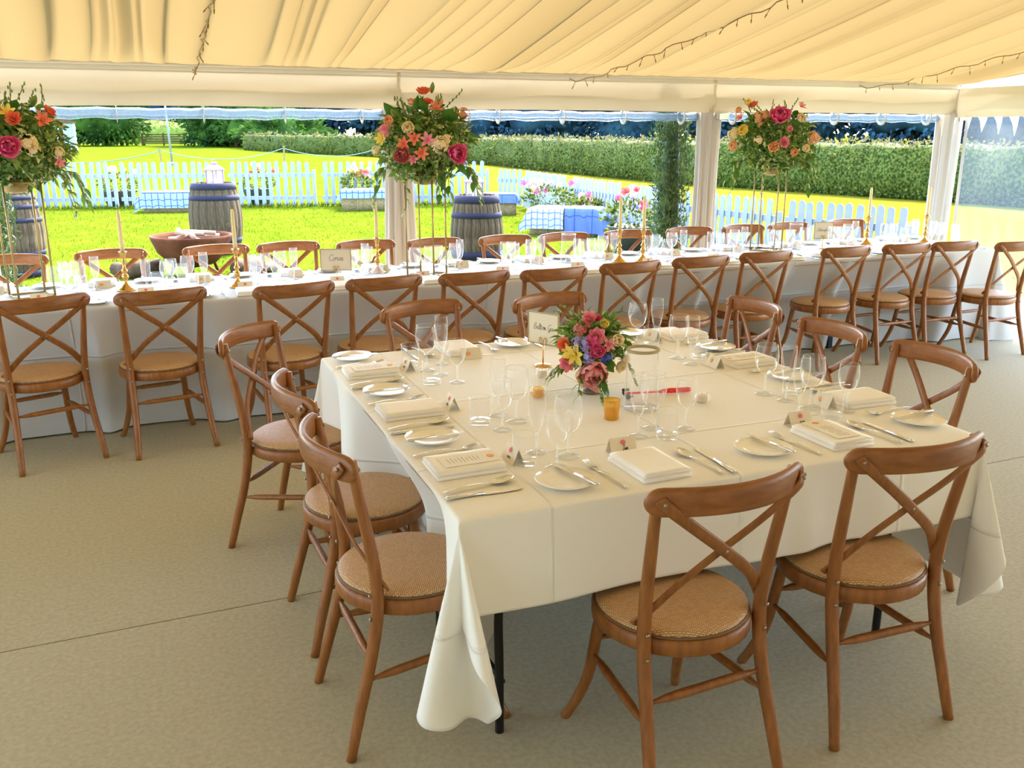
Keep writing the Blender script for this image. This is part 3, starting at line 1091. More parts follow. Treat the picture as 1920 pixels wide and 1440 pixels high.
tag(ob('rope', b.mesh('rope', M_ROPEC)), 'cyan rope sagging between stakes across the far lawn', 'rope')

# ---- columnar conifers beside the poles
def conifer(label, u, v, h, r, seed, n=7000):
    t = thing('conifer', label, 'conifer', tuple(L(u, v, -.03)))
    rg = np.random.default_rng(seed)
    s = rg.uniform(0, 1, n) ** .9
    z = .06 + s * (h - .1)
    prof = r * np.minimum(1, (1 - z / h) * 3.2 + .12) * (.82 + .25 * np.minimum(1, z / .3)) * (1 + .12 * np.sin(z * 7 + seed))
    a = rg.uniform(0, 2 * np.pi, n)
    rr = prof * rg.uniform(.55, 1.05, n) * (1 + .12 * np.sin(3 * a + z * 3))
    P = np.stack([rr * np.cos(a), rr * np.sin(a), z], 1)
    nn = np.stack([np.cos(a), np.sin(a), 0 * a], 1)
    V, F = leaf_quads(P, .06 * rg.uniform(.6, 1.3, n), nn, .25, 1.6, seed=seed)
    lv = ob('foliage', np_mesh('conifer_foliage', V, F, M_LEAFC), t)
    lv['kind'] = 'stuff'
    b = MB()
    b.tube([(0, 0, 0), (.01, 0, h * .5), (0, 0, h * .92)], [.05, .04, .01], 8)
    ob('trunk', b.mesh('trunk', M_BARK), t)
    b = MB()
    b.tube([(0, 0, .15), (0, 0, h * .45), (0, 0, h * .8)], [r * .6, r * .55, r * .28], 9)
    ob('inner_growth', b.mesh('inner_growth', M_LEAFC), t)


conifer('slim columnar conifer standing against the draped middle pole', 2.80, 2.48, 2.75, .165, 4)
conifer('columnar conifer at the left edge behind the left flower stand', -3.16, 2.62, 1.9, .22, 6)

# ------------------------------------------------------------------ picket fence
def picket_mesh(h):
    b = MB()
    w = .045
    out = [(-w, 0), (w, 0), (w, h - w)] + [(w * math.cos(R_(a)), h - w + w * math.sin(R_(a))) for a in (30, 60, 90, 120, 150)] + [(-w, h - w)]
    b.prism(out, 'y', .02)
    return b.mesh('picket', M_WHITEP)


PK = {h: picket_mesh(h) for h in (1.0, .82)}
FW = [0]


def fence_panel(p0, p1, h, label, n=None):
    d = Vector((p1[0] - p0[0], p1[1] - p0[1], 0))
    Ln = d.length
    a = math.atan2(d.y, d.x)
    t = thing('picket_fence_panel', label, 'fence', (p0[0], p0[1], -.03), a, 'white picket fence round the garden')
    n = n or max(3, round(Ln / .165))
    for i in range(n):
        o = ob('picket', PK[h], t, (.05 + (Ln - .1) * i / (n - 1), 0, .03 + .008 * math.sin(i * 2.3)))
        o.rotation_euler = (0, .02 * math.sin(i * 1.7 + p0[0]), 0)
    for z in (.2, h * .72):
        b = MB()
        b.box((Ln / 2, .035, z), (Ln + .10, .03, .085))
        ob('rail', b.mesh('rail', M_WHITEP), t)
    b = MB()
    b.box((Ln + .09, .05, h * .42), (.07, .07, h * .84))
    ob('post', b.mesh('post', M_WHITEP), t)


fa = [(-5.4, 22.1), (-3.35, 21.75), (-1.25, 21.2), (-.95, 21.1), (1.15, 20.65), (1.35, 20.55), (3.2, 19.95), (3.45, 19.9), (5.2, 19.4), (5.4, 19.35), (7.1, 18.85)]
FL_ = [((-5.2, 22.1), (-3.45, 21.75), 'far left edge behind the flowers'), ((-3.25, 21.7), (-1.20, 21.15), 'left of the first hay bale'), ((-.95, 21.1), (1.12, 20.62), 'behind the first hay bale'),
       ((1.38, 20.55), (3.12, 20.02), 'between the left barrel and pole'), ((3.42, 19.92), (5.15, 19.42), 'behind the left draped pole'), ((5.4, 19.35), (7.0, 18.85), 'behind the middle barrel')]
for a, c, s in FL_:
    fence_panel(a, c, 1.0, 'white picket fence panel, %s' % s)
FR_ = [((7.28, 18.6), (7.62, 18.05), 'narrow panel right of the middle barrel'), ((7.55, 17.6), (7.36, 15.05), 'behind the pink flower clump'), ((7.28, 14.55), (7.08, 12.25), 'behind the blue-covered hay bale'),
       ((7.05, 11.9), (6.92, 10.2), 'left of the slim conifer'), ((6.9, 9.9), (7.05, 8.05), 'right of the middle draped pole'), ((7.12, 7.8), (7.62, 6.3), 'last panel near the corner pole')]
for i, (a, c, s) in enumerate(FR_):
    fence_panel(a, c, .82, 'white picket fence panel, %s' % s, n=(5, 17, 15, 12, 12, 12)[i])

# ------------------------------------------------------------------ barrels and lanterns
def barrel(label, x, y, R, H, rot, hoopz):
    t = thing('barrel', label, 'barrel', (x, y, -.03), rot, 'wooden barrels on the lawn')
    def rad(s):
        return R * (.80 + .20 * math.sin(math.pi * min(max(s, 0), 1)))
    N = 20
    b = MB()
    rings = []
    g = .0022 / R
    for i in range(9):
        s = i / 8
        ring = []
        for rr, aa in ((rad(s), -math.pi / N + g), (rad(s) + .0015, 0), (rad(s), math.pi / N - g), (rad(s) - .028, math.pi / N - g), (rad(s) - .028, -math.pi / N + g)):
            ring.append((rr * math.cos(aa), rr * math.sin(aa), H * s))
        rings.append(ring)
    b.loft(rings, True, True)
    sm = b.mesh('stave', M_STAVE)
    for k in range(N):
        ob('stave', sm, t, rz=2 * math.pi * k / N)
    b = MB()
    b.lathe([(rad(1) - .03, H - .05), (.01, H - .045)], 24, False, True)
    b.lathe([(rad(.5) - .04, H * .5), (rad(.1) - .04, H * .1)], 24, False, False)
    ob('head', b.mesh('head', M_STAVE), t)
    for hz, hw in hoopz:
        b = MB()
        s0, s1 = hz - hw / 2, hz + hw / 2
        b.lathe([(rad(s0) - .004, H * s0), (rad(s0) + .006, H * s0), (rad(s1) + .006, H * s1), (rad(s1) - .004, H * s1)], 32)
        ob('hoop', b.mesh('hoop', M_HOOP), t)
    b = MB()
    b.lathe([(.001, 0), (.035, .003), (.04, .0)], 12, M=Matrix.Translation((rad(.45) * math.cos(-1.3), rad(.45) * math.sin(-1.3), H * .42)) @ Matrix.Rotation(-1.3, 4, 'Z') @ Matrix.Rotation(R_(90), 4, 'Y'))
    ob('bung', b.mesh('bung', M_STAVE), t)


barrel('weathered oak barrel with dark hoops and lantern, left of the first pole', .36, 11.93, .37, 1.0, .1, ((.955, .09), (.80, .07), (.2, .07), (.05, .09)))
barrel('weathered barrel with lantern standing right of the tall middle flowers', 3.06, 8.38, .315, .98, .25, ((.955, .09), (.77, .065), (.30, .09), (.05, .09)))
barrel('barrel with many dark hoops behind the left flower stand', -2.06, 10.54, .32, .98, .4, ((.965, .05), (.86, .05), (.70, .05), (.30, .05), (.05, .08)))


def lantern(label, x, y, z, s):
    t = thing('lantern', label, 'lantern', (x, y, z), .5, 'lanterns on the barrels', scale=s)
    b = MB()
    b.box((0, 0, .012), (.20, .20, .024), bev=.004)
    ob('base', b.mesh('base', M_LANT), t)
    for sx in (-1, 1):
        for sy in (-1, 1):
            b = MB()
            b.box((sx * .08, sy * .08, .12), (.012, .012, .20))
            ob('upright', b.mesh('upright', M_LANT), t)
    b = MB()
    b.loft([[(sx * w, sy * w, z_) for sx, sy in ((1, 1), (-1, 1), (-1, -1), (1, -1))] for w, z_ in ((.105, .22), (.105, .235), (.06, .285), (.035, .30), (.035, .325), (.02, .33))], True, True, smooth=False)
    rf = ob('roof', b.mesh('roof', M_LANT), t)
    b = MB()
    b.tube([(.025 * math.cos(a), 0, .345 + .025 * math.sin(a)) for a in [2 * math.pi * k / 12 for k in range(13)]], .003, 5)
    ob('ring_handle', b.mesh('ring_handle', M_LANT), rf)
    for k in range(4):
        b = MB()
        b.box((0, .08, .12), (.148, .002, .19))
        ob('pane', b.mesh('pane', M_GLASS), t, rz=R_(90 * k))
    b = MB()
    b.lathe([(.03, .024), (.03, .10), (.026, .105), (.003, .10), (.003, .115)], 12, True, True)
    ob('candle', b.mesh('candle', M_CANDLE), t)


lantern('pink-roofed lantern on the left oak barrel', .39, 11.9, .918, 1.0)
lantern('pink-roofed lantern on the barrel right of the tall flowers', 3.04, 8.4, .898, .86)

# ------------------------------------------------------------------ hay bales with blankets
def bale(label, x, y, rz, d=(.98, .46, .42), seed=0):
    t = thing('hay_bale', label, 'hay bale', (x, y, -.03), rz, 'hay bale seats by the fence')
    rg = random.Random(seed)
    b = MB()
    rings = []
    for i in range(11):
        xx = d[0] * (i / 10 - .5)
        ring = []
        for (yy, zz) in ((-.5, 0), (-.5, .33), (-.5, .66), (-.46, .97), (-.2, 1), (.2, 1), (.46, .97), (.5, .66), (.5, .33), (.5, 0)):
            ring.append((xx + rg.uniform(-.01, .01), d[1] * yy + rg.uniform(-.015, .015), max(0, d[2] * zz + rg.uniform(-.012, .012)) if zz else 0))
        rings.append(ring)
    b.loft(rings, True, True)
    ob('bale_body', b.mesh('bale_body', M_HAY), t)
    k = 420
    rn = np.random.default_rng(seed)
    P = np.stack([rn.uniform(-.5, .5, k) * d[0] * 1.02, rn.choice([-.5, .5], k) * d[1] + rn.normal(0, .015, k), rn.uniform(.01, .95, k) * d[2]], 1)
    P[:120, 2] = .012
    P[:120, 1] = rn.uniform(-.75, .75, 120) * d[1]
    V, F = leaf_quads(P, .11, None, .06, 0, seed=seed)
    V[:, 2] = np.maximum(V[:, 2], .004)
    lv = ob('loose_straw', np_mesh('loose_straw', V, F, M_HAY), t)
    lv['kind'] = 'stuff'
    for xx in (-.2, .2):
        b = MB()
        b.tube([(xx * d[0] * 1.2, -d[1] * .515, 0.02), (xx * d[0] * 1.2, -d[1] * .515, d[2] * .98), (xx * d[0] * 1.2, d[1] * .515, d[2] * .98), (xx * d[0] * 1.2, d[1] * .515, 0.02)], .004, 4)
        ob('twine', b.mesh('twine', M_ROPE), t)
    return t


def blanket(label, x, y, rz, m, x0, x1, dropf, dropb, dropl, dropr, d=(.98, .46, .42), seed=0):
    """A cloth over the bale from local x0 to x1, with drops to the front, back and the two ends."""
    rn = random.Random(seed)
    nx, ny = 34, 26
    A = np.linspace(-dropl, (x1 - x0) + dropr, nx)
    B = np.linspace(-dropf, d[1] + .03 + dropb, ny)
    P = np.zeros((ny, nx, 3))
    top = d[2] + .022
    for j, bb in enumerate(B):
        for i, aa in enumerate(A):
            w = .02 * math.sin(aa * 16 + seed) + .012 * math.sin(aa * 37 + bb * 9)
            ex = max(0, -aa) if aa < 0 else max(0, aa - (x1 - x0))
            ey = max(0, -bb) if bb < 0 else max(0, bb - d[1] - .03)
            xx = x0 + min(max(aa, 0), x1 - x0)
            yy = -d[1] / 2 - .02 + min(max(bb, 0), d[1] + .03)
            drop = max(ex, ey) + .25 * min(ex, ey)
            if ex > 0:
                xx += (-1 if aa < 0 else 1) * (.02 + .03 * min(1, ex * 6) + abs(w) * min(1, ex * 5) + .35 * min(ex, ey))
            if ey > 0:
                yy += (-1 if bb < 0 else 1) * (.02 + abs(w) * 1.2 * min(1, ey * 6) + .3 * min(ex, ey))
            P[j, i] = (xx, yy, max(.012, top - drop * (.97) + (.006 * math.sin(aa * 9) * math.sin(bb * 11) if drop == 0 else 0)))
    o = ob('blanket', grid_mesh('blanket', P, m), None, (x, y, -.03), rz)
    tag(o, label, 'blanket', 'blankets over the hay bales')


bale('hay bale under a blue check blanket in front of the left fence', -.02, 19.75, R_(-12), seed=1)
blanket('pale blue check blanket over the hay bale left of the first barrel', -.02, 19.75, R_(-12), M_CHECK, -.5, .49, .36, .2, .34, .1, seed=1)
bale('hay bale under a blue and white cloth behind the left draped pole', 4.25, 18.6, R_(-16), d=(1.35, .5, .44), seed=2)
blanket('blue and white cloth over the hay bale behind the left draped pole', 4.25, 18.6, R_(-16), M_CHECK, -.66, .66, .2, .2, .16, .14, d=(1.35, .5, .44), seed=2)
bale('hay bale half hidden behind the middle barrel', 6.35, 16.5, R_(-25), seed=3)
blanket('plain blue cloth over the bale behind the middle barrel', 6.35, 16.5, R_(-25), M_BLUECL, -.49, .49, .2, .2, .2, .2, seed=3)
bale('hay bale nearest the tent under white and blue cloths', 6.12, 12.35, R_(-38), d=(1.15, .6, .44), seed=4)
blanket('white striped cloth on the left half of the nearest hay bale', 6.12, 12.35, R_(-38), M_CHECKW, -.57, .02, .36, .2, .25, .0, d=(1.15, .6, .44), seed=5)
blanket('blue cloth on the right half of the nearest hay bale', 6.12, 12.35, R_(-38), M_BLUECL, .04, .57, .42, .25, .0, .38, d=(1.15, .6, .44), seed=6)

# ------------------------------------------------------------------ fire bowl and firewood
fb = thing('fire_bowl', 'rusty iron fire bowl filled with kindling behind the long table', 'fire bowl', (-.10, 9.75, -.03))
b = MB()
b.lathe([(.10, .12), (.26, .16), (.40, .30), (.47, .47), (.475, .50), (.455, .50), (.44, .46), (.37, .31), (.24, .19), (.01, .16)], 28, True, True)
ob('bowl', b.mesh('bowl', M_RUST), fb)
for k in range(3):
    b = MB()
    a = 2.1 * k + .4
    b.tube([(.25 * math.cos(a), .25 * math.sin(a), .2), (.32 * math.cos(a), .32 * math.sin(a), 0)], .02, 6)
    ob('leg', b.mesh('leg', M_RUST), fb)
for k in range(12):
    a = rnd.uniform(0, 3.14)
    r = rnd.uniform(.1, .3)
    cx, cy_ = rnd.uniform(-.12, .12), rnd.uniform(-.12, .12)
    b = MB()
    b.tube([(cx - r * math.cos(a), cy_ - r * math.sin(a), .40 + .012 * k), (cx + r * math.cos(a), cy_ + r * math.sin(a), .42 + .012 * k)], .028, 5)
    tag(ob('kindling_stick', b.mesh('kindling_stick', M_KINDLE), None, (-.10, 9.75, -.03)), 'pale split kindling stick heaped in the rusty fire bowl', 'stick', 'kindling in the fire bowl')
logs = [(.42, 9.75, .09, 80), (.62, 9.95, .08, 60), (.50, 9.62, .07, 100), (.72, 9.7, .06, 40), (-.66, 9.9, .10, 20), (-.86, 10.0, .085, 130), (-.55, 10.2, .08, 75)]
for i, (x, y, r, a) in enumerate(logs):
    b = MB()
    b.tube([(-.2, 0, r), (0, .01, r), (.2, 0, r)], r, 9)
    b.lathe([(r * .86, 0), (.001, .004)], 9, M=Matrix.Translation((.2, 0, r)) @ Matrix.Rotation(R_(90), 4, 'Y'))
    tag(ob('log', b.mesh('log', M_BARK), None, (x, y, -.03), R_(a)), '%s firewood log on the grass %s the fire bowl' % (['thick', 'long', 'short', 'thin', 'thick', 'medium', 'thin'][i], ['close to the right of', 'farther right of', 'in front right of', 'farthest right of', 'close to the left of', 'farthest left of', 'behind left of'][i]), 'log', 'firewood beside the bowl')

# ------------------------------------------------------------------ bunting outside the end wall
bt = thing('bunting', 'string of white and pale blue pennants beyond the clear end wall', 'bunting')
pts = [L(6.6, 3.2 - .1 * i, 2.02 - .012 * i + .0016 * (i - 9) ** 2 * .3) for i in range(24)]
b = MB()
b.tube(pts, .006, 5)
ob('cord', b.mesh('cord', M_BLACKM), bt)
for i in range(11):
    p = pts[2 * i + 1]
    b = MB()
    b.add([(0, -.085, 0), (0, .085, 0), (.03, .02, -.13), (.05, .0, -.25), (.03, -.05, -.13)], [(0, 1, 2, 4), (4, 2, 3)], False)
    ob('pennant', b.mesh('pennant', M_PENB if i % 3 == 1 else M_PENW), bt, p, LA + .25 * math.sin(i * 2))

# tufts of grass along the lawn, fence foot and tent edge
k = 26000
x = nr.uniform(-4.5, 9.0, k)
y = nr.uniform(5.75, 21.5, k)
P = np.stack([x, y, np.full(k, -.032)], 1)
V, F = leaf_quads(P, nr.uniform(.03, .065, k), None, .12, 2.2, seed=31)
fz = 2200
s = nr.uniform(0, 1, fz)
fx = -5.2 + 12.3 * s
P2 = np.stack([fx, 22.0 - 3.2 * s + nr.normal(0, .06, fz), np.full(fz, -.032)], 1)
V2, F2 = leaf_quads(P2, nr.uniform(.06, .16, fz), None, .12, 2.0, seed=32)
gr = ob('grass_blades', np_mesh('grass_blades', np.concatenate([V, V2]), np.concatenate([F, F2 + len(V)]), M_LAWN))
tag(gr, 'short grass blades standing in the sunlit lawn', 'grass', kind='stuff')
# ------------------------------------------------------------------ tables and tablecloths
TH = 0.755


def cloth_grid(W, D, H, dx, dy, gpath, side, tucks, nx, ny, rnd_r=.02, floor_z=.008, mirror_seed=0, slope=(.03, .03, .03, .03), x0=0.0, y0=0.0):
    """Cloth over a W x D top. dx/dy overhang. gpath: list of (angle deg, gx, gy) for the front-left corner, mirrored to the others.
    tucks: list of (side, centre along the side, half width, depth). slope: outward lean of left, right, front, back."""
    def axis(n, size, d, k):
        a = list(-d + d * np.linspace(0, 1, k))[:-1] + [-.004]
        t = list(np.linspace(.0, size, n))
        return np.array(a + [0.0] + t[1:-1] + [size, size + .004] + list(size + d * np.linspace(0, 1, k))[1:])
    X = axis(nx, W, dx, 22)
    Y = axis(ny, D, dy, 18)
    ang = [g[0] for g in gpath]
    gx = [g[1] for g in gpath]
    gy = [g[2] for g in gpath]
    # smooth samples of the fold path
    sm = crom([(g[0], g[1], g[2]) for g in gpath], 6)
    sa_ = [p.x for p in sm]
    sgx = [p.y for p in sm]
    sgy = [p.z for p in sm]
    P = np.zeros((len(Y), len(X), 3))
    for j, yy in enumerate(Y):
        for i, xx in enumerate(X):
            ex = -xx if xx < 0 else max(0, xx - W)
            ey = -yy if yy < 0 else max(0, yy - D)
            sx = -1 if xx < 0 else 1
            sy = -1 if yy < 0 else 1
            cx, cyy = min(max(xx, 0), W), min(max(yy, 0), D)
            if ex <= 0 and ey <= 0:
                # top: pillow the very edge
                e = min(cx, W - cx, cyy, D - cyy)
                P[j, i] = (cx, cyy, H - (.004 * (1 - min(1, e / .02)) ** 2))
                continue
            if ex > 0 and ey > 0:
                r = math.hypot(ex, ey)
                ph = math.degrees(math.atan2(ey, ex))
                a = np.interp(ph, sa_, sgx)
                c = np.interp(ph, sa_, sgy)
                k = {(-1, -1): 1.0, (1, -1): .9, (-1, 1): .8, (1, 1): .8}[(sx, sy)]
                # out = away from the table along x and y
                ox_, oy_ = -a * k, -c * k
                hz = math.sqrt(max(.15, 1 - ox_ * ox_ - oy_ * oy_))
                P[j, i] = (cx + sx * (.006 + ox_ * r), cyy + sy * (.006 + oy_ * r), max(floor_z, H - .004 - r * hz))
                continue
            e = ex if ex > 0 else ey
            s_id = ('L' if sx < 0 else 'R') if ex > 0 else ('F' if sy < 0 else 'B')
            along = yy if ex > 0 else xx
            Ls = D if ex > 0 else W
            fade = min(1, min(along, Ls - along) / .28)
            out = slope['LRFB'.index(s_id)] * e + .006
            wv = side(s_id, along) * fade * min(1, e / .18)
            z = max(floor_z, H - .004 - e)
            tk = 0.0
            for (ts, tc_, hw, dp) in tucks:
                if ts == s_id:
                    d_ = abs(along - tc_)
                    m = 1 if d_ < hw else max(0, 1 - (d_ - hw) / .16)
                    m = m * m * (3 - 2 * m)
                    q_ = min(1, e / .32)
                    tk = max(tk, dp * m * math.sin(q_ * math.pi / 2) ** 1.3)
            out = out + wv * (1 - .6 * min(1, tk * 10)) - tk * fade
            if ex > 0:
                P[j, i] = (cx + sx * out, cyy, z)
            else:
                P[j, i] = (cx, cyy + sy * out, z)
    P[:, :, 0] += x0
    P[:, :, 1] += y0
    return P


SQW, SQD = 1.711, 1.79
GP = [(0, -.03, 0), (6, -.13, .02), (12, -.24, -.02), (17, -.24, -.14), (21, -.10, -.14), (24, .02, -.02), (28, .10, -.08), (33, .12, -.28), (40, .04, -.42), (48, -.02, -.36), (58, .0, -.18), (74, .0, -.06), (90, 0, -.03)]


def sq_side(s, a):
    if s == 'F':
        return .012 * math.sin(a * 9) + .016 * math.exp(-((a - 1.05) / .05) ** 2) + .014 * math.exp(-((a - 1.32) / .06) ** 2) - .01 * math.exp(-((a - .75) / .1) ** 2)
    if s == 'L':
        return .02 * math.sin(a * 11 + 1) + .012 * math.sin(a * 23)
    return .018 * math.sin(a * 10 + 2)


tk = [('L', .409, .20, .21), ('L', .968, .20, .21), ('L', 1.711, .1, .13), ('R', 1.612, .19, .12), ('R', 1.048, .19, .14), ('R', .545, .19, .11)]
P = cloth_grid(SQW, SQD, TH + .005, .50, .265, GP, sq_side, tk, 46, 60)
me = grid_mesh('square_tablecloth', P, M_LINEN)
o = ob('tablecloth', me, None, (0, 0, 0))
tag(o, 'pale sage linen cloth draped over the near square table', 'tablecloth')
md = o.modifiers.new('sub', 'SUBSURF')
md.levels = md.render_levels = 1
md = o.modifiers.new('thick', 'SOLIDIFY')
md.thickness = .0015


def bent_leg(x, y, dx, dy):
    b = MB()
    b.tube(crom([(x - dx * .10, y - dy * .02, TH - .06), (x - dx * .03, y, .52), (x, y, .40), (x, y, .2), (x, y, .0)], 4), .0135, 8)
    return b.mesh('leg', M_BLACKM)


def trestle(label, x0, y0, w, d, frame=None):
    t = thing('trestle_table', label, 'table')
    fx = (lambda x, y: (x, y)) if frame is None else frame
    t.location = (*fx(x0 + w / 2, y0 + d / 2), 0)
    rz_ = 0 if frame is None else LA
    t.rotation_euler = (0, 0, rz_)
    b = MB()
    b.box((0, 0, TH - .018), (w - .01, d - .006, .03), bev=.006)
    ob('table_top', b.mesh('table_top', M_PLY), t)
    for sx in (-1, 1):
        for sy in (-1, 1):
            ob('leg', bent_leg(sx * (w / 2 - .16), sy * (d / 2 - .16), sx, sy), t)
        b = MB()
        b.tube([(sx * (w / 2 - .17), -d / 2 + .16, .16), (sx * (w / 2 - .17), d / 2 - .16, .16)], .009, 6)
        ob('crossbar', b.mesh('crossbar', M_BLACKM), t)
    return t


trestle('folding trestle table under the front half of the square cloth', .004, .004, SQW - .008, SQD / 2 - .006)
trestle('folding trestle table under the back half of the square cloth', .004, SQD / 2 + .002, SQW - .008, SQD / 2 - .006)

LU0, LU1, LVW = -4.3, 4.36, .92
NEAR = [(-2.612, -0.129, 20), (-2.022, -0.12, 11), (-1.357, -0.181, 13), (-0.833, -0.133, 9), (-0.29, -0.149, 7), (0.205, -0.19, 6), (0.763, -0.129, 6), (1.325, -0.075, 5), (1.879, -0.03, 5), (2.571, -0.03, 4), (3.12, -0.05, 2), (3.576, -0.07, 1), (3.992, -0.25, 3)]
FAR = [(-2.868, 1.243, 176), (-2.216, 1.301, 187), (-1.53, 1.289, 186), (-1.027, 1.286, 185), (-0.468, 1.171, 188), (0.045, 1.10, 189), (0.608, 1.09, 186), (1.104, 1.07, 185), (1.67, 1.06, 183), (2.262, 1.07, 182), (2.818, 1.07, 184), (3.31, 1.08, 184), (3.985, 1.12, 183)]


def lg_side(s, a):
    if s == 'F':
        return .012 * math.sin(a * 5) + .012 * math.sin(a * 13 + 1)
    if s == 'R':
        return .05 * math.sin(a * 9 + 1)
    return .02 * math.sin(a * 6)


tk = [('F', u - LU0, .18, max(.0, v + .215 + .025)) for u, v, a in NEAR] + [('B', u - LU0, .18, max(0, .92 - (v - .215) + .02)) for u, v, a in FAR]
GP2 = [(0, -.12, 0), (12, -.30, .0), (24, -.34, -.10), (36, -.2, -.10), (48, -.08, -.05), (60, .02, -.02), (75, .02, .05), (90, 0, .13)]
P = cloth_grid(LU1 - LU0, LVW, TH + .005, .73, .745, GP2, lg_side, tk, 220, 24, slope=(.1, .16, -.13, -.10))
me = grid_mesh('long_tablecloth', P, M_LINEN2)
o = ob('tablecloth', me, None, tuple(L(LU0, 0, 0)), LA)
tag(o, 'long pale linen cloth reaching the floor along the garden-side table', 'tablecloth')
md = o.modifiers.new('sub', 'SUBSURF')
md.levels = md.render_levels = 1
lt = thing('banquet_table', 'long run of trestle tables under the floor-length cloth', 'table', tuple(L((LU0 + LU1) / 2, LVW / 2, 0)), LA)
for k in range(5):
    w = (LU1 - LU0 - .02) / 5
    x = -(LU1 - LU0) / 2 + .01 + w * (k + .5)
    b = MB()
    b.box((x, 0, TH - .018), (w - .004, LVW - .02, .03), bev=.006)
    ob('table_top', b.mesh('table_top', M_PLY), lt)
    for sx in (-.3, .3):
        b = MB()
        b.box((x + sx * w, 0, .36), (.04, .40, .72))
        ob('leg', b.mesh('leg', M_BLACKM), lt)

# ------------------------------------------------------------------ cross-back chairs
def chair_kit():
    parts = []
    b = MB()
    b.lathe([(.150, .400), (.205, .400), (.213, .406), (.214, .440), (.208, .447), (.150, .447)], 36, False, False)
    b.lathe([(.150, .447), (.150, .400)], 36)
    parts.append(('seat_frame', b.mesh('seat_frame', M_WOOD)))
    b = MB()
    b.lathe([(.196, .449), (.2035, .453), (.2045, .458), (.192, .4665), (.14, .472), (.07, .474), (.004, .475)], 36, True, True)
    parts.append(('seat', b.mesh('seat', M_CANE)))
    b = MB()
    b.tube([(.2050 * math.cos(a), .2050 * math.sin(a), .4515) for a in [2 * math.pi * k / 36 for k in range(37)]], .0042, 6)  # added ring covers the cushion side and paints the shaded gap
    parts.append(('seat_gap_ring', b.mesh('seat_gap_ring', M_GAPSHADE)))
    for s in (-1, 1):
        b = MB()
        pts = crom([(s * .205, -.245, 0), (s * .195, -.215, .12), (s * .184, -.172, .28), (s * .181, -.146, .43), (s * .185, -.152, .56), (s * .193, -.178, .72), (s * .200, -.203, .868)], 4)
        n = len(pts)
        b.tube(pts, [.0145 + .004 * math.sin(math.pi * min(1, i / n * 1.15)) for i in range(n)], 8)
        parts.append(('rear_leg', b.mesh('rear_leg', M_WOOD)))
    for s in (-1, 1):
        b = MB()
        pts = crom([(s * .135, .125, .41), (s * .147, .140, .30), (s * .158, .160, .17), (s * .176, .195, .07), (s * .196, .225, 0)], 4)
        b.tube(pts, [.0175 - .003 * i / len(pts) for i in range(len(pts))], 8)
        parts.append(('front_leg', b.mesh('front_leg', M_WOOD)))
    # steam-bent top rail: stadium outline wrapped on a curve
    b = MB()
    rings = []
    ends = [0, .0012, .004, .009, .016, .025, .037]
    xs = [-.232 + e for e in ends] + [-.195 + .39 * i / 14 for i in range(1, 14)] + [.232 - e for e in reversed(ends)]
    for x in xs:
        s = x / .232
        y = -.278 + .062 * (x / .2) ** 2
        d = (.232 - abs(x))
        hh = .037 * (1 if d > .037 else math.sqrt(max(.01, 1 - ((.037 - d) / .037) ** 2)))
        th = .0115 * (1 if d > .008 else max(.25, math.sqrt(max(.06, 1 - ((.008 - d) / .008) ** 2))))
        nx_, ny_ = -2 * .062 * x / .04, 1.0
        q = math.hypot(nx_, ny_)
        nx_, ny_ = nx_ / q, ny_ / q
        zc = .848 + .006 * (1 - s * s)
        ring = []
        for k in range(12):
            a = 2 * math.pi * k / 12
            ca_, sa2 = math.cos(a), math.sin(a)
            ex = math.copysign(abs(ca_) ** .6, ca_)
            ez = math.copysign(abs(sa2) ** .7, sa2)
            ring.append((x + nx_ * th * ex, y + ny_ * th * ex, zc + hh * ez))
        rings.append(ring)
    b.loft(rings, True, True)
    parts.append(('top_rail', b.mesh('top_rail', M_WOODR)))
    for s in (-1, 1):
        b = MB()
        off = .006 * s
        pts = crom([(s * .209, -.2290, .862), (s * .203, -.2330, .852), (s * .18, -.2425, .830), (s * .09, -.232 + off, .757), (0, -.206 + off, .685), (-s * .10, -.176 + off, .60), (-s * .165, -.140, .525), (-s * .197, -.118, .487)], 5)
        b.tube(pts, .0155, 8, ell=(1, .33), up=(0, 1, .3))
        parts.append(('cross_slat', b.mesh('cross_slat', M_WOOD)))
    for a, c in (((-.184, -.171, .285), (.184, -.171, .285)), ((-.148, .142, .29), (.148, .142, .29)), ((-.187, -.187, .225), (-.152, .149, .245)), ((.187, -.187, .225), (.152, .149, .245))):
        b = MB()
        pts, rad = [], []
        for i in range(13):
            s = i / 12
            pts.append(tuple(a[k] + (c[k] - a[k]) * s for k in range(3)))
            rad.append(.0062 + .0062 * min(1, max(0, (min(s, 1 - s) - .1) / .1)))
        b.tube(pts, rad, 8)
        parts.append(('stretcher', b.mesh('stretcher', M_WOOD)))
    bs = MB()
    bs.sphere((0, 0, 0), (.006, .004, .006), 8)
    bm = bs.mesh('bolt', M_BOLT)
    bolts = [(-.203, -.241, .852), (.203, -.241, .852), (0, -.216, .685), (-.2, -.183, .843), (.2, -.183, .843), (-.186, -.168, .475), (.186, -.168, .475), (-.184, -.168, .405), (.184, -.168, .405)]
    return parts, bm, bolts


CH_PARTS, CH_BOLT, CH_BPOS = chair_kit()


def chair(label, x, y, th, group, sc=1.0):
    t = thing('cross_back_chair', label, 'chair', (x, y, 0), R_(th), group)
    for nme, me in CH_PARTS:
        ob(nme, me, t)
    for p in CH_BPOS:
        ob('bolt', CH_BOLT, t, p)
    return t


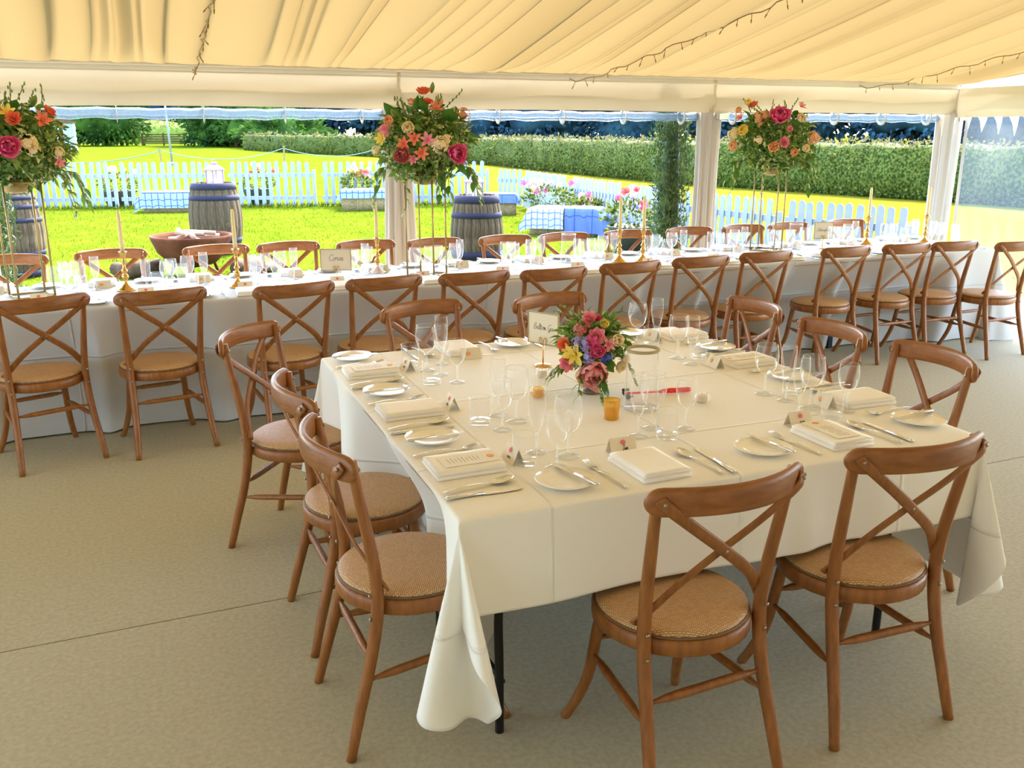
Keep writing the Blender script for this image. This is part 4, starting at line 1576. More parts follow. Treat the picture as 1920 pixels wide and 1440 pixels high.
for i, (u, v, a) in enumerate(NEAR):
    p = L(u, v)
    chair('cross-back wooden chair on the near side of the long table, %s from the left' % ORD[i], p.x, p.y, a, 'chairs along the near side of the long table')
for i, (u, v, a) in enumerate(FAR):
    p = L(u, v)
    chair('cross-back wooden chair on the garden side of the long table, %s from the left' % ORD[i], p.x, p.y, a, 'chairs along the garden side of the long table')
SQC = [('cross-back chair at the near side of the square table, nearest the front left corner', .578, -.055, 3.3), ('cross-back chair at the near right corner of the square table', 1.217, -.025, -1.8),
       ('cross-back chair behind the square table, left of the table sign', .606, 1.95, 198), ('cross-back chair behind the square table, right behind the flowers', 1.247, 1.925, 194),
       ('cross-back chair on the right of the square table, farthest back', 1.819, 1.612, 86), ('cross-back chair on the right of the square table, middle one', 1.797, 1.048, 85),
       ('cross-back chair on the right of the square table, nearest the camera', 1.830, .545, 83), ('cross-back chair turned out on the left of the square table, farthest back', -.115, 1.725, -127),
       ('cross-back chair on the left of the square table, middle one', -.023, .968, -88), ('cross-back chair on the left of the square table, nearest the camera', -.024, .409, -88)]
for lb, x, y, a in SQC:
    chair(lb, x, y, a, 'chairs round the square table')

# ------------------------------------------------------------------ tableware meshes
def lathe_me(name, prof, m, n=20, c0=False, c1=False):
    b = MB()
    b.lathe(prof, n, c0, c1)
    return b.mesh(name, m)


def glass_parts(h_joint, bowl, foot_r, stem_r):
    foot = [(foot_r, 0), (foot_r * 1.0, .0015), (foot_r * .6, .004), (stem_r * 1.6, .009)]
    stem = [(stem_r * 1.6, .009), (stem_r, .02), (stem_r, h_joint - .012), (stem_r * 1.7, h_joint - .002), (stem_r * 1.9, h_joint)]
    return foot, stem, bowl


GL = {}
WL = [(.0062, .072), (.020, .079), (.033, .095), (.041, .120), (.0425, .137), (.040, .160), (.0365, .180), (.0362, .1815), (.0355, .180)]
WS = [(.0058, .068), (.016, .074), (.027, .089), (.0335, .111), (.0350, .127), (.0330, .147), (.0305, .163), (.0302, .1645), (.0296, .163)]
FLT = [(.0058, .066), (.012, .074), (.020, .095), (.0255, .125), (.0272, .150), (.0265, .175), (.0245, .197), (.0242, .1985), (.0236, .197)]
for key, hj, bowl, fr, sr, full in (('wine', .072, WL, .036, .0042, 'large wine glass'), ('small_wine', .068, WS, .032, .0040, 'small wine glass'), ('flute', .066, FLT, .032, .0038, 'champagne flute')):
    f, s, bw = glass_parts(hj, bowl, fr, sr)
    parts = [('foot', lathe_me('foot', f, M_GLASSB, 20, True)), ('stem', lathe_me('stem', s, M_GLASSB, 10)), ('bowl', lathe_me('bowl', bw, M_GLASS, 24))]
    b = MB()
    b.lathe(f, 16, True)
    b.lathe(s, 8)
    me1 = b
    b.lathe(bw, 16)
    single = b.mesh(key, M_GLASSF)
    GL[key] = (parts, single, full)
TB = [(.0335, .014), (.0345, .03), (.0365, .088), (.0362, .0895), (.035, .088)]
tb_base = [(.030, 0), (.0325, .001), (.0335, .014), (.033, .016), (.02, .0135), (.001, .013)]
b = MB()
b.lathe(tb_base, 16, True, True)
b.lathe(TB, 16)
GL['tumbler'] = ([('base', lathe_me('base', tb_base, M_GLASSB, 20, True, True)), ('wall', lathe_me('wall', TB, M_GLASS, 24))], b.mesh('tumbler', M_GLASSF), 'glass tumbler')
GNAME = {'wine': 'wine_glass', 'small_wine': 'small_wine_glass', 'flute': 'champagne_flute', 'tumbler': 'tumbler'}

b = MB()
b.lathe([(.045, 0), (.046, .004), (.060, .006), (.083, .013), (.0845, .0145), (.083, .016), (.060, .0095), (.045, .0075), (.001, .007)], 32, True, True)
ME_PLATE = b.mesh('plate', M_CHINA)


def fork_me():
    b = MB()
    b.tube(crom([(0, -.105, .004), (0, -.06, .009), (0, -.01, .010), (0, .035, .003), (0, .055, .005)], 4), [.0052] * 5 + [.004] * 6 + [.0035] * 4 + [.006, .008], 6, ell=(1, .3), up=(0, 0, 1))
    b.box((0, .059, .005), (.021, .010, .002))
    for k in (-1.5, -.5, .5, 1.5):
        b.tube([(k * .0056, .062, .005), (k * .0056, .085, .010), (k * .0052, .105, .013)], [.0017, .0016, .0009], 4)
    return b.mesh('fork', M_STEEL)


def spoon_me():
    b = MB()
    pts = crom([(0, -.105, .004), (0, -.06, .009), (0, -.01, .010), (0, .04, .004)], 4)
    b.tube(pts, [.0055 - .0022 * i / len(pts) for i in range(len(pts))], 6, ell=(1, .3), up=(0, 0, 1))
    rings = []
    for i in range(8):
        s = i / 7
        w = .0205 * math.sin(math.pi * (.06 + .9 * s)) ** .7
        yy = .036 + .066 * s
        zz = .004 + .009 * s
        rings.append([(w * math.cos(a), yy, zz - .009 * math.sin(math.pi * s) * (1 - math.cos(a) ** 2) + (.0012 if a < 3.2 else 0)) for a in [math.pi * k / 6 for k in range(7)]])
    b.loft(rings, False, False, closed=False)
    return b.mesh('spoon', M_STEEL)


def knife_me(k=1.0):
    b = MB()
    b.tube([(0, -.11 * k, .006), (0, -.105 * k, .006), (0, -.06 * k, .006), (0, -.005 * k, .006)], [.004, .0075, .007, .0055], 8, ell=(1, .6), up=(0, 0, 1))
    b.prism([(-.005, 0), (.0085, 0), (.0095, .05 * k), (.007, .09 * k), (.0, .112 * k), (-.005, .105 * k)], 'z', .0014, Matrix.Translation((0, -.008 * k, .0045)))
    return b.mesh('knife', M_STEEL)


ME_FORK, ME_SPOON, ME_KNIFE, ME_BUTTER = fork_me(), spoon_me(), knife_me(1.0), knife_me(.9)


def napkin_kit():
    out = []
    for k, (z, w, d, h, dx) in enumerate(((.007, .150, .200, .013, 0), (.0195, .146, .196, .011, .002))):
        b = MB()
        rings = []
        n = 14
        for i in range(n + 1):
            y = d * (i / n - .5)
            ring = []
            for j in range(10):
                t = j / 9
                x = w * (t - .5)
                ring.append((x + dx, y, z + h / 2 * (1 + .12 * math.sin(i * 1.1 + k)) * (1 if .04 < t < .96 else .55)))
            for j in range(9, -1, -1):
                t = j / 9
                ring.append((w * (t - .5) + dx, y, z - h / 2))
            rings.append(ring)
        # rounded fold on one side
        b.loft(rings, True, True)
        out.append(b.mesh('napkin_fold', M_NAPKIN))
    return out


NAPK = napkin_kit()


def card_kit():
    w, h, s = .085, .046, .020
    b = MB()
    t = .0006
    b.add([(-w / 2, -s, 0), (w / 2, -s, 0), (w / 2, 0, h), (-w / 2, 0, h), (w / 2, s, 0), (-w / 2, s, 0), (-w / 2, -s + 2 * t, 0), (w / 2, -s + 2 * t, 0), (w / 2, 0, h - 3 * t), (-w / 2, 0, h - 3 * t), (w / 2, s - 2 * t, 0), (-w / 2, s - 2 * t, 0)],
          [(0, 1, 2, 3), (3, 2, 4, 5), (7, 6, 9, 8), (8, 9, 11, 10), (0, 3, 9, 6), (1, 7, 8, 2), (5, 11, 9, 3), (4, 2, 8, 10)], False)
    card = b.mesh('card', M_PAPER)
    return card


ME_CARD = card_kit()

# handwriting
GLYPH = {
    'C': ([[(1.3, 1.7), (1.1, 2.0), (.6, 1.9), (.2, 1.2), (.2, .4), (.6, 0), (1.1, .1), (1.5, .5)]], 1.35),
    'o': ([[(.5, 1), (.15, .8), (.1, .3), (.4, 0), (.75, .3), (.7, .8), (.45, 1), (.6, .8), (1.0, .85)]], .95),
    'r': ([[(0, .4), (.25, 1.05), (.4, .85), (.65, .9), (.55, .4), (.65, .05), (.95, .3)]], .9),
    's': ([[(0, .2), (.4, 1), (.5, .7), (.65, .25), (.4, 0), (.15, .1)]], .78),
    'e': ([[(0, .35), (.45, .6), (.5, .95), (.25, .95), (.1, .45), (.3, .02), (.7, .15), (.9, .4)]], .8),
    'l': ([[(0, .3), (.45, 1.4), (.4, 2), (.2, 1.8), (.15, .6), (.3, .02), (.6, .3)]], .55),
    'd': ([[(.75, .9), (.35, 1), (.05, .5), (.25, .02), (.6, .3), (.85, 1.2), (.9, 2), (.75, .6), (.85, .05), (1.1, .3)]], 1.0),
    'f': ([[(0, .3), (.4, 1.3), (.45, 2), (.25, 1.8), (.15, .4), (.05, -.8), (.25, -.6), (.3, .1), (.7, .3)]], .65),
    'i': ([[(0, .3), (.25, .95), (.2, .3), (.35, .02), (.6, .3)], [(.3, 1.4), (.36, 1.46)]], .5),
    'm': ([[(0, .3), (.2, .95), (.2, 0), (.4, .85), (.55, .8), (.52, 0), (.75, .85), (.9, .8), (.85, .2), (1.0, .02), (1.2, .3)]], 1.2),
    'n': ([[(0, .3), (.2, .95), (.2, 0), (.45, .85), (.65, .8), (.6, .2), (.75, .02), (1, .3)]], .95),
    't': ([[(0, .3), (.35, 1.6), (.25, .4), (.4, .02), (.65, .3)], [(.05, 1.15), (.6, 1.2)]], .6),
    'E': ([[(1.1, 1.7), (.8, 2), (.4, 1.8), (.5, 1.2), (.8, 1.1), (.3, .9), (.1, .4), (.5, 0), (1.1, .3)]], 1.15),
    'B': ([[(.2, 1.7), (.3, .9), (.2, .05), (.25, 1.0), (.3, 1.8), (.9, 2), (1, 1.4), (.5, 1.1), (1.1, .8), (1.0, .2), (.4, 0), (.15, .3)]], 1.25),
    'G': ([[(1.2, 1.7), (.9, 2), (.3, 1.6), (.1, .7), (.4, .05), (.9, .3), (1.05, .9), (.7, .85), (1.05, .9), (1.0, 0), (.8, -.6), (.4, -.4), (1.3, .3)]], 1.35),
    'J': ([[(.2, 1.8), (1, 2), (.7, 1.2), (.6, 0), (.3, -.6), (.1, -.2), (.8, .3)]], 1.0),
    ' ': ([], .6)}


def script_mesh(text, size, m, r=None, name='lettering'):
    """Cursive lettering in the x-z plane, centred, facing -y."""
    b = MB()
    x = 0
    r = r or size * .07
    W_ = sum(GLYPH[c][1] for c in text)
    for c in text:
        for st in GLYPH[c][0]:
            pts = [((x + p[0] + .18 * p[1] - W_ / 2) * size, -r * .3, p[1] * size) for p in st]
            pp = crom(pts, 4) if len(pts) > 2 else [Vector(q) for q in pts]
            b.tube(pp, r, 4, ell=(1, .35), up=(0, 1, 0))
        x += GLYPH[c][1]
    return b.mesh(name, m)


ME_JIM = script_mesh('Jim', .0075, M_INK, .0007)
ME_SCR = script_mesh('mon', .0065, M_INK, .0006)


def disc_me(r, m, name):
    b = MB()
    b.sphere((0, 0, 0), (r, .0006, r * .9), 8)
    return b.mesh(name, m)


ME_DOTP, ME_DOTO = disc_me(.0085, M_PINKPRINT, 'printed_flower'), disc_me(.010, M_PEACH, 'printed_flower')
TILT = math.atan2(.020, .046)


def place_card(label, x, y, rz, z=TH + .0055, jim=False, far=False):
    t = ob('place_card', ME_CARD, None, (x, y, z), rz)
    tag(t, label, 'place card', 'place cards')
    fl_ = ob('printed_flower', ME_DOTO if far else ME_DOTP, t, (.0, -.0085, .033), rot=(-TILT, 0, 0))
    ob('lettering', ME_JIM if jim else ME_SCR, t, (.004, -.0165, .011), rot=(-TILT, 0, 0))
    bk = ob('printed_flower', ME_DOTO, t, (.012, .0110, .024), rot=(TILT, 0, 0))


def menu_me():
    b = MB()
    b.box((0, 0, 0), (.085, .17, .0008))
    return b.mesh('sheet', M_MENU)


ME_MENU = menu_me()
b = MB()
for k in range(9):
    b.box((0, .045 - .011 * k, 0), (.040 if k % 3 else .026, .0022, .0003))
ME_MLINES = b.mesh('printed_lines', M_GREYINK)
b = MB()
b.sphere((0, 0, 0), (.014, .011, .0006), 10)
ME_MDOT = b.mesh('printed_rose', M_PEACH)

TZ = TH + .0058


def lay(name, me, label, cat, x, y, rz, group, z=TZ, rot=None):
    o = ob(name, me, None, (x, y, z), rz, rot)
    return tag(o, label, cat, group)


def setting(where, x, y, rz, menu=False, jim=False, grp='square table', far=False, jit=None, plate=True, detail=True, skip=()):
    """Napkin centre at x, y; rz turns local +y to the direction the diner looks."""
    r = jit or rnd
    c, s = math.cos(rz), math.sin(rz)

    def w(a, d):
        return x + c * a - s * d, y + s * a + c * d
    j = lambda k: r.uniform(-k, k)
    nt_ = thing('napkin', 'folded cream napkin %s' % where, 'napkin', (*w(0, 0), TZ), rz + j(.05), 'napkins on the %s' % grp)
    ob('lower_fold', NAPK[0], nt_)
    ob('upper_fold', NAPK[1], nt_)
    if menu:
        mt = thing('menu', 'printed menu slip on the napkin %s' % where, 'menu', (*w(.004, .015), TZ + .0268), rz + .03, 'menu slips')
        ob('sheet', ME_MENU, mt)
        ob('printed_lines', ME_MLINES, mt, (0, -.02, .0006))
        ob('printed_rose', ME_MDOT, mt, (0, .062, .0007))
    if 'plate' not in skip:
        px, py = w(-.262, -.012)
        lay('side_plate', ME_PLATE, 'white side plate %s' % where, 'plate', px, py, 0, 'side plates on the %s' % grp)
        kx, ky = w(-.235, -.005)
        lay('butter_knife', ME_BUTTER, 'butter knife across the side plate %s' % where, 'knife', kx, ky, rz + .15 + j(.12), 'butter knives', TZ + .0150)
    if 'fork' not in skip:
        fx, fy = w(-.14, -.005)
        lay('fork', ME_FORK, 'steel fork %s' % where, 'fork', fx, fy, rz + j(.05) + .1, 'forks on the %s' % grp, TZ + .0)
    if 'knife' not in skip:
        fx, fy = w(.155, -.01)
        lay('spoon', ME_SPOON, 'steel dessert spoon %s' % where, 'spoon', fx, fy, rz + .1 + j(.06), 'spoons on the %s' % grp, TZ + .001)
        fx, fy = w(.205, -.01)
        lay('table_knife', ME_KNIFE, 'steel table knife %s' % where, 'knife', fx, fy, rz + j(.05) - .03, 'table knives on the %s' % grp, TZ - .002)
    if 'card' not in skip:
        fx, fy = w(-.005, .150)
        place_card('cream place card %s' % where, fx, fy, rz + j(.1), TZ, jim, far)


def glass(kind, label, x, y, group, z=TZ, full=True):
    parts, single, nm = GL[kind]
    if full:
        return kit(GNAME[kind], parts, label, 'glass', (x, y, z), rnd.uniform(0, 6), group)
    return tag(ob(GNAME[kind], single, None, (x, y, z), rnd.uniform(0, 6)), label, 'glass', group)


# ---- square table, ten settings
H90 = math.pi / 2
for i, (yy, nm) in enumerate(((1.441, 'at the back left corner of the square table'), (.886, 'at the middle left seat of the square table'), (.323, 'at the front left seat of the square table'))):
    setting(nm, .122, yy, -H90, menu=(i != 1))
setting('at the near left seat of the square table', .600, .125, 0, jim=True)
setting('at the near right seat of the square table', 1.250, .140, 0, menu=True)
for i, (xx, yy, nm) in enumerate(((1.600, 1.555, 'at the far right seat of the square table'), (1.580, 1.035, 'at the middle right seat of the square table'), (1.615, .430, 'at the near right side seat of the square table'))):
    setting(nm, xx, yy, H90, menu=(i == 1), far=True, skip=('knife',) if i == 0 else ())
setting('at the back seat left of the table sign', .560, 1.675, math.pi, far=True)
setting('at the back seat behind the flowers', 1.130, 1.675, math.pi, far=True)

G2 = 'glasses on the square table'
for k, lb, x, y in (('tumbler', 'at the back left of the square table, nearest the napkin', .300, 1.205), ('small_wine', 'at the back left seat of the square table', .394, 1.190), ('flute', 'in the back left glass group, nearer the camera', .372, 1.320),
                    ('wine', 'in the back left glass group', .340, 1.405), ('tumbler', 'behind the back left glass group near the chair', .300, 1.500), ('flute', 'at the back of the back left glass group', .425, 1.475),
                    ('flute', 'at the middle left seat of the square table', .388, .745), ('wine', 'at the middle left seat of the square table', .418, .662), ('small_wine', 'at the middle left seat of the square table', .345, .598), ('tumbler', 'at the middle left seat of the square table', .300, .680),
                    ('flute', 'at the front left seat of the square table', .362, .365), ('wine', 'at the front left seat of the square table', .432, .300), ('small_wine', 'at the front left seat of the square table', .366, .232), ('tumbler', 'at the front left seat of the square table', .292, .288),
                    ('flute', 'at the near left seat by the hurricane vase', .712, .385), ('wine', 'in front of the hurricane vase', .792, .436), ('small_wine', 'right of the hurricane vase', .888, .392), ('tumbler', 'at the near left seat by the hurricane vase', .785, .335),
                    ('wine', 'at the middle right seat of the square table', 1.370, .630), ('flute', 'at the middle right seat of the square table', 1.385, .530), ('tumbler', 'at the middle right seat of the square table', 1.462, .595),
                    ('flute', 'at the near right seat of the square table', 1.322, .385), ('wine', 'at the near right seat of the square table', 1.405, .428), ('small_wine', 'at the near right seat of the square table', 1.492, .352), ('tumbler', 'at the near right seat of the square table', 1.400, .315),
                    ('wine', 'at the far right seat of the square table', 1.368, 1.212), ('flute', 'at the far right seat of the square table', 1.362, 1.098), ('tumbler', 'at the far right seat of the square table', 1.442, 1.168),
                    ('wine', 'behind the flowers at the back of the square table', 1.345, 1.512), ('flute', 'behind the flowers at the back of the square table', 1.430, 1.490), ('tumbler', 'behind the flowers at the back of the square table', 1.372, 1.432)):
    glass(k, GL[k][2] + ' ' + lb, x, y, G2)

# ---- long table: thirteen settings a side
OCC = []      # occupied circles on the long table (u, v, r)
LONG_FIX = [(-.33, .38, .15), (-2.64, .49, .14), (2.55, .62, .14)]
CANDS = [(-2.155, .50), (-1.529, .379), (-.60, .62), (1.144, .468), (1.316, .429), (3.562, .61), (4.103, .515)]
for q in LONG_FIX:
    OCC.append(q)
for q in CANDS:
    OCC.append((*q, .05))
SIGNS = [(-.944, .296), (3.03, .525)]
for q in SIGNS:
    OCC.append((*q, .05))
HURR = [(.80, .60), (2.80, .58)]
for q in HURR:
    OCC.append((*q, .06))
LR = random.Random(21)


def spot(u, v, r):
    for k in range(60):
        if all((u - a) ** 2 + (v - c) ** 2 > (r + e) ** 2 for a, c, e in OCC):
            break
        u += LR.uniform(-.03, .03)
        v += LR.uniform(-.02, .02)
        v = min(max(v, .30), .62)
    OCC.append((u, v, r))
    return u, v


for side in (0, 1):
    for i in range(13):
        if side == 0:
            u = -2.60 + .553 * i
            v, rz_ = .125, LA
            nm = 'at long table near side, %s setting from left' % ORD[i]
        else:
            u = -2.86 + .572 * i
            v, rz_ = .795, LA + math.pi
            nm = 'at long table garden side, %s setting from left' % ORD[i]
        p = L(u, v)
        setting(nm, p.x, p.y, rz_, grp='long table', far=(side == 1))
        for kind, du, dv, r in (('wine', .10, .27, .042), ('small_wine', .19, .22, .037), ('flute', .02, .24, .034), ('tumbler', .25, .28, .038)):
            sg = 1 if side == 0 else -1
            uu, vv = spot(u + sg * du + LR.uniform(-.03, .03), v + sg * (dv - .02) + LR.uniform(-.03, .03), r)
            pp = L(uu, vv)
            glass(kind, GL[kind][2] + ' ' + nm, pp.x, pp.y, 'glasses on the long table', full=False)

# ------------------------------------------------------------------ candlesticks, signs, hurricanes
CS = [(.052, 0), (.054, .004), (.050, .010), (.030, .022), (.014, .040), (.010, .060), (.016, .072), (.022, .082), (.016, .092), (.010, .104), (.018, .114), (.018, .120), (.009, .130), (.0085, .165), (.013, .180), (.010, .188), (.013, .200), (.022, .226), (.024, .230), (.012, .228)]
ME_CS = lathe_me('holder', CS, M_BRASS, 16, True, True)
ME_CT = lathe_me('taper', [(.0125, .222), (.0125, .26), (.0105, .44), (.008, .462), (.001, .468)], M_CANDLE, 10, True, True)
b = MB()
b.tube([(0, 0, .466), (.001, 0, .476)], .0009, 4)
ME_WICK = b.mesh('wick', M_BLACK)
CLB = ['brass candlestick with cream taper, leftmost on the long table', 'brass candlestick with cream taper, left of the Corse sign', 'brass candlestick with cream taper in front of the left draped pole', 'brass candlestick with taper, left of the pair near the conifer',
       'brass candlestick with taper, right of the pair near the conifer', 'brass candlestick with taper, right of the Eldersfield sign', 'brass candlestick with taper near the right end of the long table']
for (u, v), lb in zip(CANDS, CLB):
    p = L(u, v)
    t = thing('candlestick', lb, 'candlestick', (p.x, p.y, TZ), 0, 'brass candlesticks on the long table')
    ob('holder', ME_CS, t)
    a = ob('taper_candle', ME_CT, t)
    ob('wick', ME_WICK, a)


def table_sign(label, x, y, rz, text, w, h, size, stem=.075):
    t = thing('table_sign', label, 'sign', (x, y, TZ), rz, 'village name signs')
    ob('base', lathe_me('base', [(.034, 0), (.035, .003), (.030, .006), (.006, .009)], M_BRASS, 16, True, True), t)
    b = MB()
    b.tube([(0, 0, .006), (0, 0, stem + .02)], .0028, 6)
    for s in (-1, 1):
        b.tube([(0, -.006, stem), (s * .012, -.006, stem + .006)] + [(s * (.012 + .007 * math.sin(a)), -.006, stem + .022 - .010 * math.cos(a)) for a in [k * .7 for k in range(1, 8)]], .0018, 5)
    ob('clip_stem', b.mesh('clip_stem', M_BRASS), t)
    b = MB()
    b.box((0, 0, stem + .005 + h / 2), (w, .003, h))
    cd = ob('card', b.mesh('card', M_PAPER), t)
    b = MB()
    z0 = stem + .005
    for c_, d_ in (((0, 0, z0), (w + .006, .006, .005)), ((0, 0, z0 + h), (w + .006, .006, .005)), ((-w / 2, 0, z0 + h / 2), (.005, .006, h)), ((w / 2, 0, z0 + h / 2), (.005, .006, h))):
        b.box(c_, d_)
    ob('border', b.mesh('border', M_ROPE), cd)
    ob('lettering', script_mesh(text, size, M_INK, size * .055), cd, (0, -.0018, z0 + h * .46))


p = L(*SIGNS[0])
table_sign('framed card sign reading Corse on the long table', p.x, p.y, R_(-14), 'Corse', .185, .130, .0185)
p = L(*SIGNS[1])
table_sign('framed card sign reading Eldersfield on the long table', p.x, p.y, R_(-20), 'Eldersfield', .150, .130, .0125)
table_sign('card sign reading Belton, half hidden by the square table flowers', .795, 1.30, R_(-62), 'Belton Gr', .150, .125, .0125, stem=.085)


def hurricane(label, x, y, r, h, rim, rz=0):
    t = thing('hurricane_vase', label, 'vase', (x, y, TZ), rz, 'clear hurricane vases')
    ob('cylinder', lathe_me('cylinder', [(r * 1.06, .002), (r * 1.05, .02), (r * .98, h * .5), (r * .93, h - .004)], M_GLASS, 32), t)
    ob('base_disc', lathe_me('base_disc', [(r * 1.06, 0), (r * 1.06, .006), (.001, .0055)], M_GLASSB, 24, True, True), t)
    b = MB()
    b.tube([(r * .93 * math.cos(a), r * .93 * math.sin(a), h) for a in [2 * math.pi * k / 32 for k in range(33)]], rim[0], 6)
    ob('rim', b.mesh('rim', rim[1]), t)
    return t


hurricane('clear glass hurricane vase with tan rim in front of the square table flowers', .868, .640, .056, .205, (.0055, M_ROPE))
for (u, v), lb in zip(HURR, ('clear glass hurricane cylinder near the middle of the long table', 'clear glass hurricane cylinder beside the Eldersfield sign')):
    p = L(u, v)
    hurricane(lb, p.x, p.y, .055, .20, (.003, M_GLASSB))
    t = thing('tealight', 'small tea light inside the glass, %s' % ('middle of the long table' if u < 2 else 'beside the Eldersfield sign'), 'tea light', (p.x, p.y, TZ + .007), 0, 'tea lights in hurricanes')
    ob('cup', lathe_me('cup', [(.018, 0), (.019, .014), (.0185, .014)], M_ALU, 14, True), t)
    ob('wax', lathe_me('wax', [(.018, .011), (.001, .0105)], M_TEA, 14, False, True), t)

TLP = [(.016, 0), (.020, .002), (.0285, .012), (.0290, .018), (.0235, .028), (.0215, .031), (.0225, .034), (.0205, .0335)]


def tealight(label, x, y, m=M_GLASSB):
    t = thing('tealight_holder', label, 'candle holder', (x, y, TZ), .3, 'tea light holders on the square table')
    ob('holder', lathe_me('holder', TLP, m, 8, True), t)
    a = ob('wax', lathe_me('wax', [(.012, .004), (.0195, .006), (.0195, .026), (.018, .0285), (.001, .0278)], M_TEA, 14, True, True), t)
    ob('wick', lathe_me('wick', [(.0007, .028), (.0007, .034)], M_BLACK, 5, True, True), a)


tealight('small glass tea light holder left of the flower urn', .719, 1.135)
tealight('small glass tea light holder right of the red lighter', 1.100, .622)
tealight('brown glass tea light holder behind the middle left glasses', .598, .895, M_AMBER)
tealight('gold tea light holder half hidden behind the flower urn', 1.010, 1.150, M_AMBER)
t = thing('votive_cup', 'ribbed amber glass votive cup in front of the flower urn', 'candle holder', (.719, .571, TZ))
b = MB()
rings = []
for z, r in ((0, .021), (.004, .0235), (.010, .0225), (.066, .0275), (.067, .027), (.060, .0258)):
    rings.append([((r + .0006 * math.cos(16 * a)) * math.cos(a), (r + .0006 * math.cos(16 * a)) * math.sin(a), z) for a in [2 * math.pi * k / 48 for k in range(48)]])
b.loft(rings, True, False)
ob('cup', b.mesh('cup', M_AMBER), t)
ob('wax', lathe_me('wax', [(.020, .008), (.0235, .045), (.001, .044)], M_CANDLE, 16, True, True), t)

t = thing('gas_lighter', 'red and black long-reach lighter behind the hurricane vase', 'lighter', (1.0, .768, TZ), R_(-8))
b = MB()
b.tube(crom([(.02, 0, .009), (.05, 0, .011), (.10, .0, .010), (.135, 0, .010)], 4), [.007, .0085, .009, .0095] + [.0095] * 8 + [.008], 8)
ob('handle', b.mesh('handle', M_RED), t)
b = MB()
b.tube([(.02, 0, .009), (-.09, .004, .010), (-.108, .004, .010)], [.0045, .004, .006], 8)
ob('barrel', b.mesh('barrel', M_RED), t)
b = MB()
b.tube([(-.100, .004, .024), (-.125, .004, .024)], .005, 6)
b.tube(crom([(-.118, .004, .024), (-.124, -.006, .016), (-.120, -.02, .010), (-.118, -.032, .009)], 4), .005, 6)
b.sphere((-.118, -.036, .009), .009, 8)
b.tube([(-.118, -.034, .009), (-.098, -.03, .009)], .005, 6)
ob('nozzle_hook', b.mesh('nozzle_hook', M_BLACK), t)
b = MB()
b.box((.055, -.012, .010), (.012, .014, .008), bev=.002)
ob('trigger', b.mesh('trigger', M_RED), t)

# ------------------------------------------------------------------ flowers
def flower_me(name, rings, m, centre=None):
    b = MB()
    for (n, ln, wd, el0, cv, rot) in rings:
        for k in range(n):
            a = 2 * math.pi * k / n + rot
            rg = random.Random(int(k * 7 + ln * 1e4))
            l2, e2 = ln * rg.uniform(.88, 1.1), el0 + rg.uniform(-8, 8)
            NS = 5
            pts = []
            r, z = .004, 0.0
            rows = []
            for i in range(NS + 1):
                s = i / NS
                e = R_(e2 + cv * s)
                if i:
                    r += l2 / NS * math.cos(e)
                    z += l2 / NS * math.sin(e)
                w = wd * .5 * math.sin(math.pi * (.18 + .68 * s)) ** .8 + (.0 if s < 1 else -.1 * wd)
                row = []
                for t in (-1, -.4, .4, 1):
                    cup = wd * .16 * t * t
                    ruf = .04 * wd * math.sin(t * 6 + k + i) if s > .7 else 0
                    row.append((r * math.cos(a) - w * t * math.sin(a) - cup * math.cos(a) * math.sin(e), r * math.sin(a) + w * t * math.cos(a) - cup * math.sin(a) * math.sin(e), z + cup * math.cos(e) + ruf))
                rows.append(row)
            b.loft(rows, False, False, closed=False)
    if centre:
        b.sphere((0, 0, centre[0]), centre[1], 8)
    return b.mesh(name, m)


def PEO(m):
    return flower_me('peony', [(7, .056, .05, 0, 75, 0), (7, .050, .044, 25, 70, .4), (7, .042, .036, 45, 60, .9), (6, .034, .028, 60, 45, .2), (6, .026, .022, 70, 40, .7), (5, .018, .016, 80, 20, 0)], m, (.016, .014))


def ROS(m):
    return flower_me('rose', [(5, .040, .040, 10, 80, 0), (5, .036, .036, 35, 70, .6), (5, .030, .030, 55, 55, .2), (4, .024, .022, 68, 40, .5), (3, .018, .016, 80, 20, 0)], m, (.014, .010))


def CAR(m):
    return flower_me('carnation', [(7, .034, .024, 15, 30, 0), (7, .030, .022, 40, 15, .4), (6, .024, .018, 60, 10, .8), (5, .018, .012, 75, 5, .1)], m)


def LIL(m):
    return flower_me('lily', [(3, .044, .020, 50, -35, 0), (3, .042, .017, 60, -40, 1.05)], m, (.008, .005))


def CLU(m, n=18):
    b = MB()
    rg = random.Random(n)
    for k in range(n):
        d = Vector((rg.gauss(0, 1), rg.gauss(0, 1), rg.gauss(.5, 1))).normalized()
        M = Matrix.Translation(d * .026) @ d.to_track_quat('Z', 'Y').to_matrix().to_4x4()
        for q in range(4):
            a = q * H90 + k
            b.add([tuple(p) for p in ((0, 0, .001), (.009 * math.cos(a - .5), .009 * math.sin(a - .5), .004), (.013 * math.cos(a), .013 * math.sin(a), .003), (.009 * math.cos(a + .5), .009 * math.sin(a + .5), .004))], [(0, 1, 2, 3)], True, M)
    b.sphere((0, 0, 0), .018, 8)
    return b.mesh('bloom_cluster', m)


def BUD(m):
    b = MB()
    b.lathe([(.004, -.02), (.009, -.008), (.010, .004), (.006, .016), (.001, .024)], 8, True, True)
    return b.mesh('bud', m)


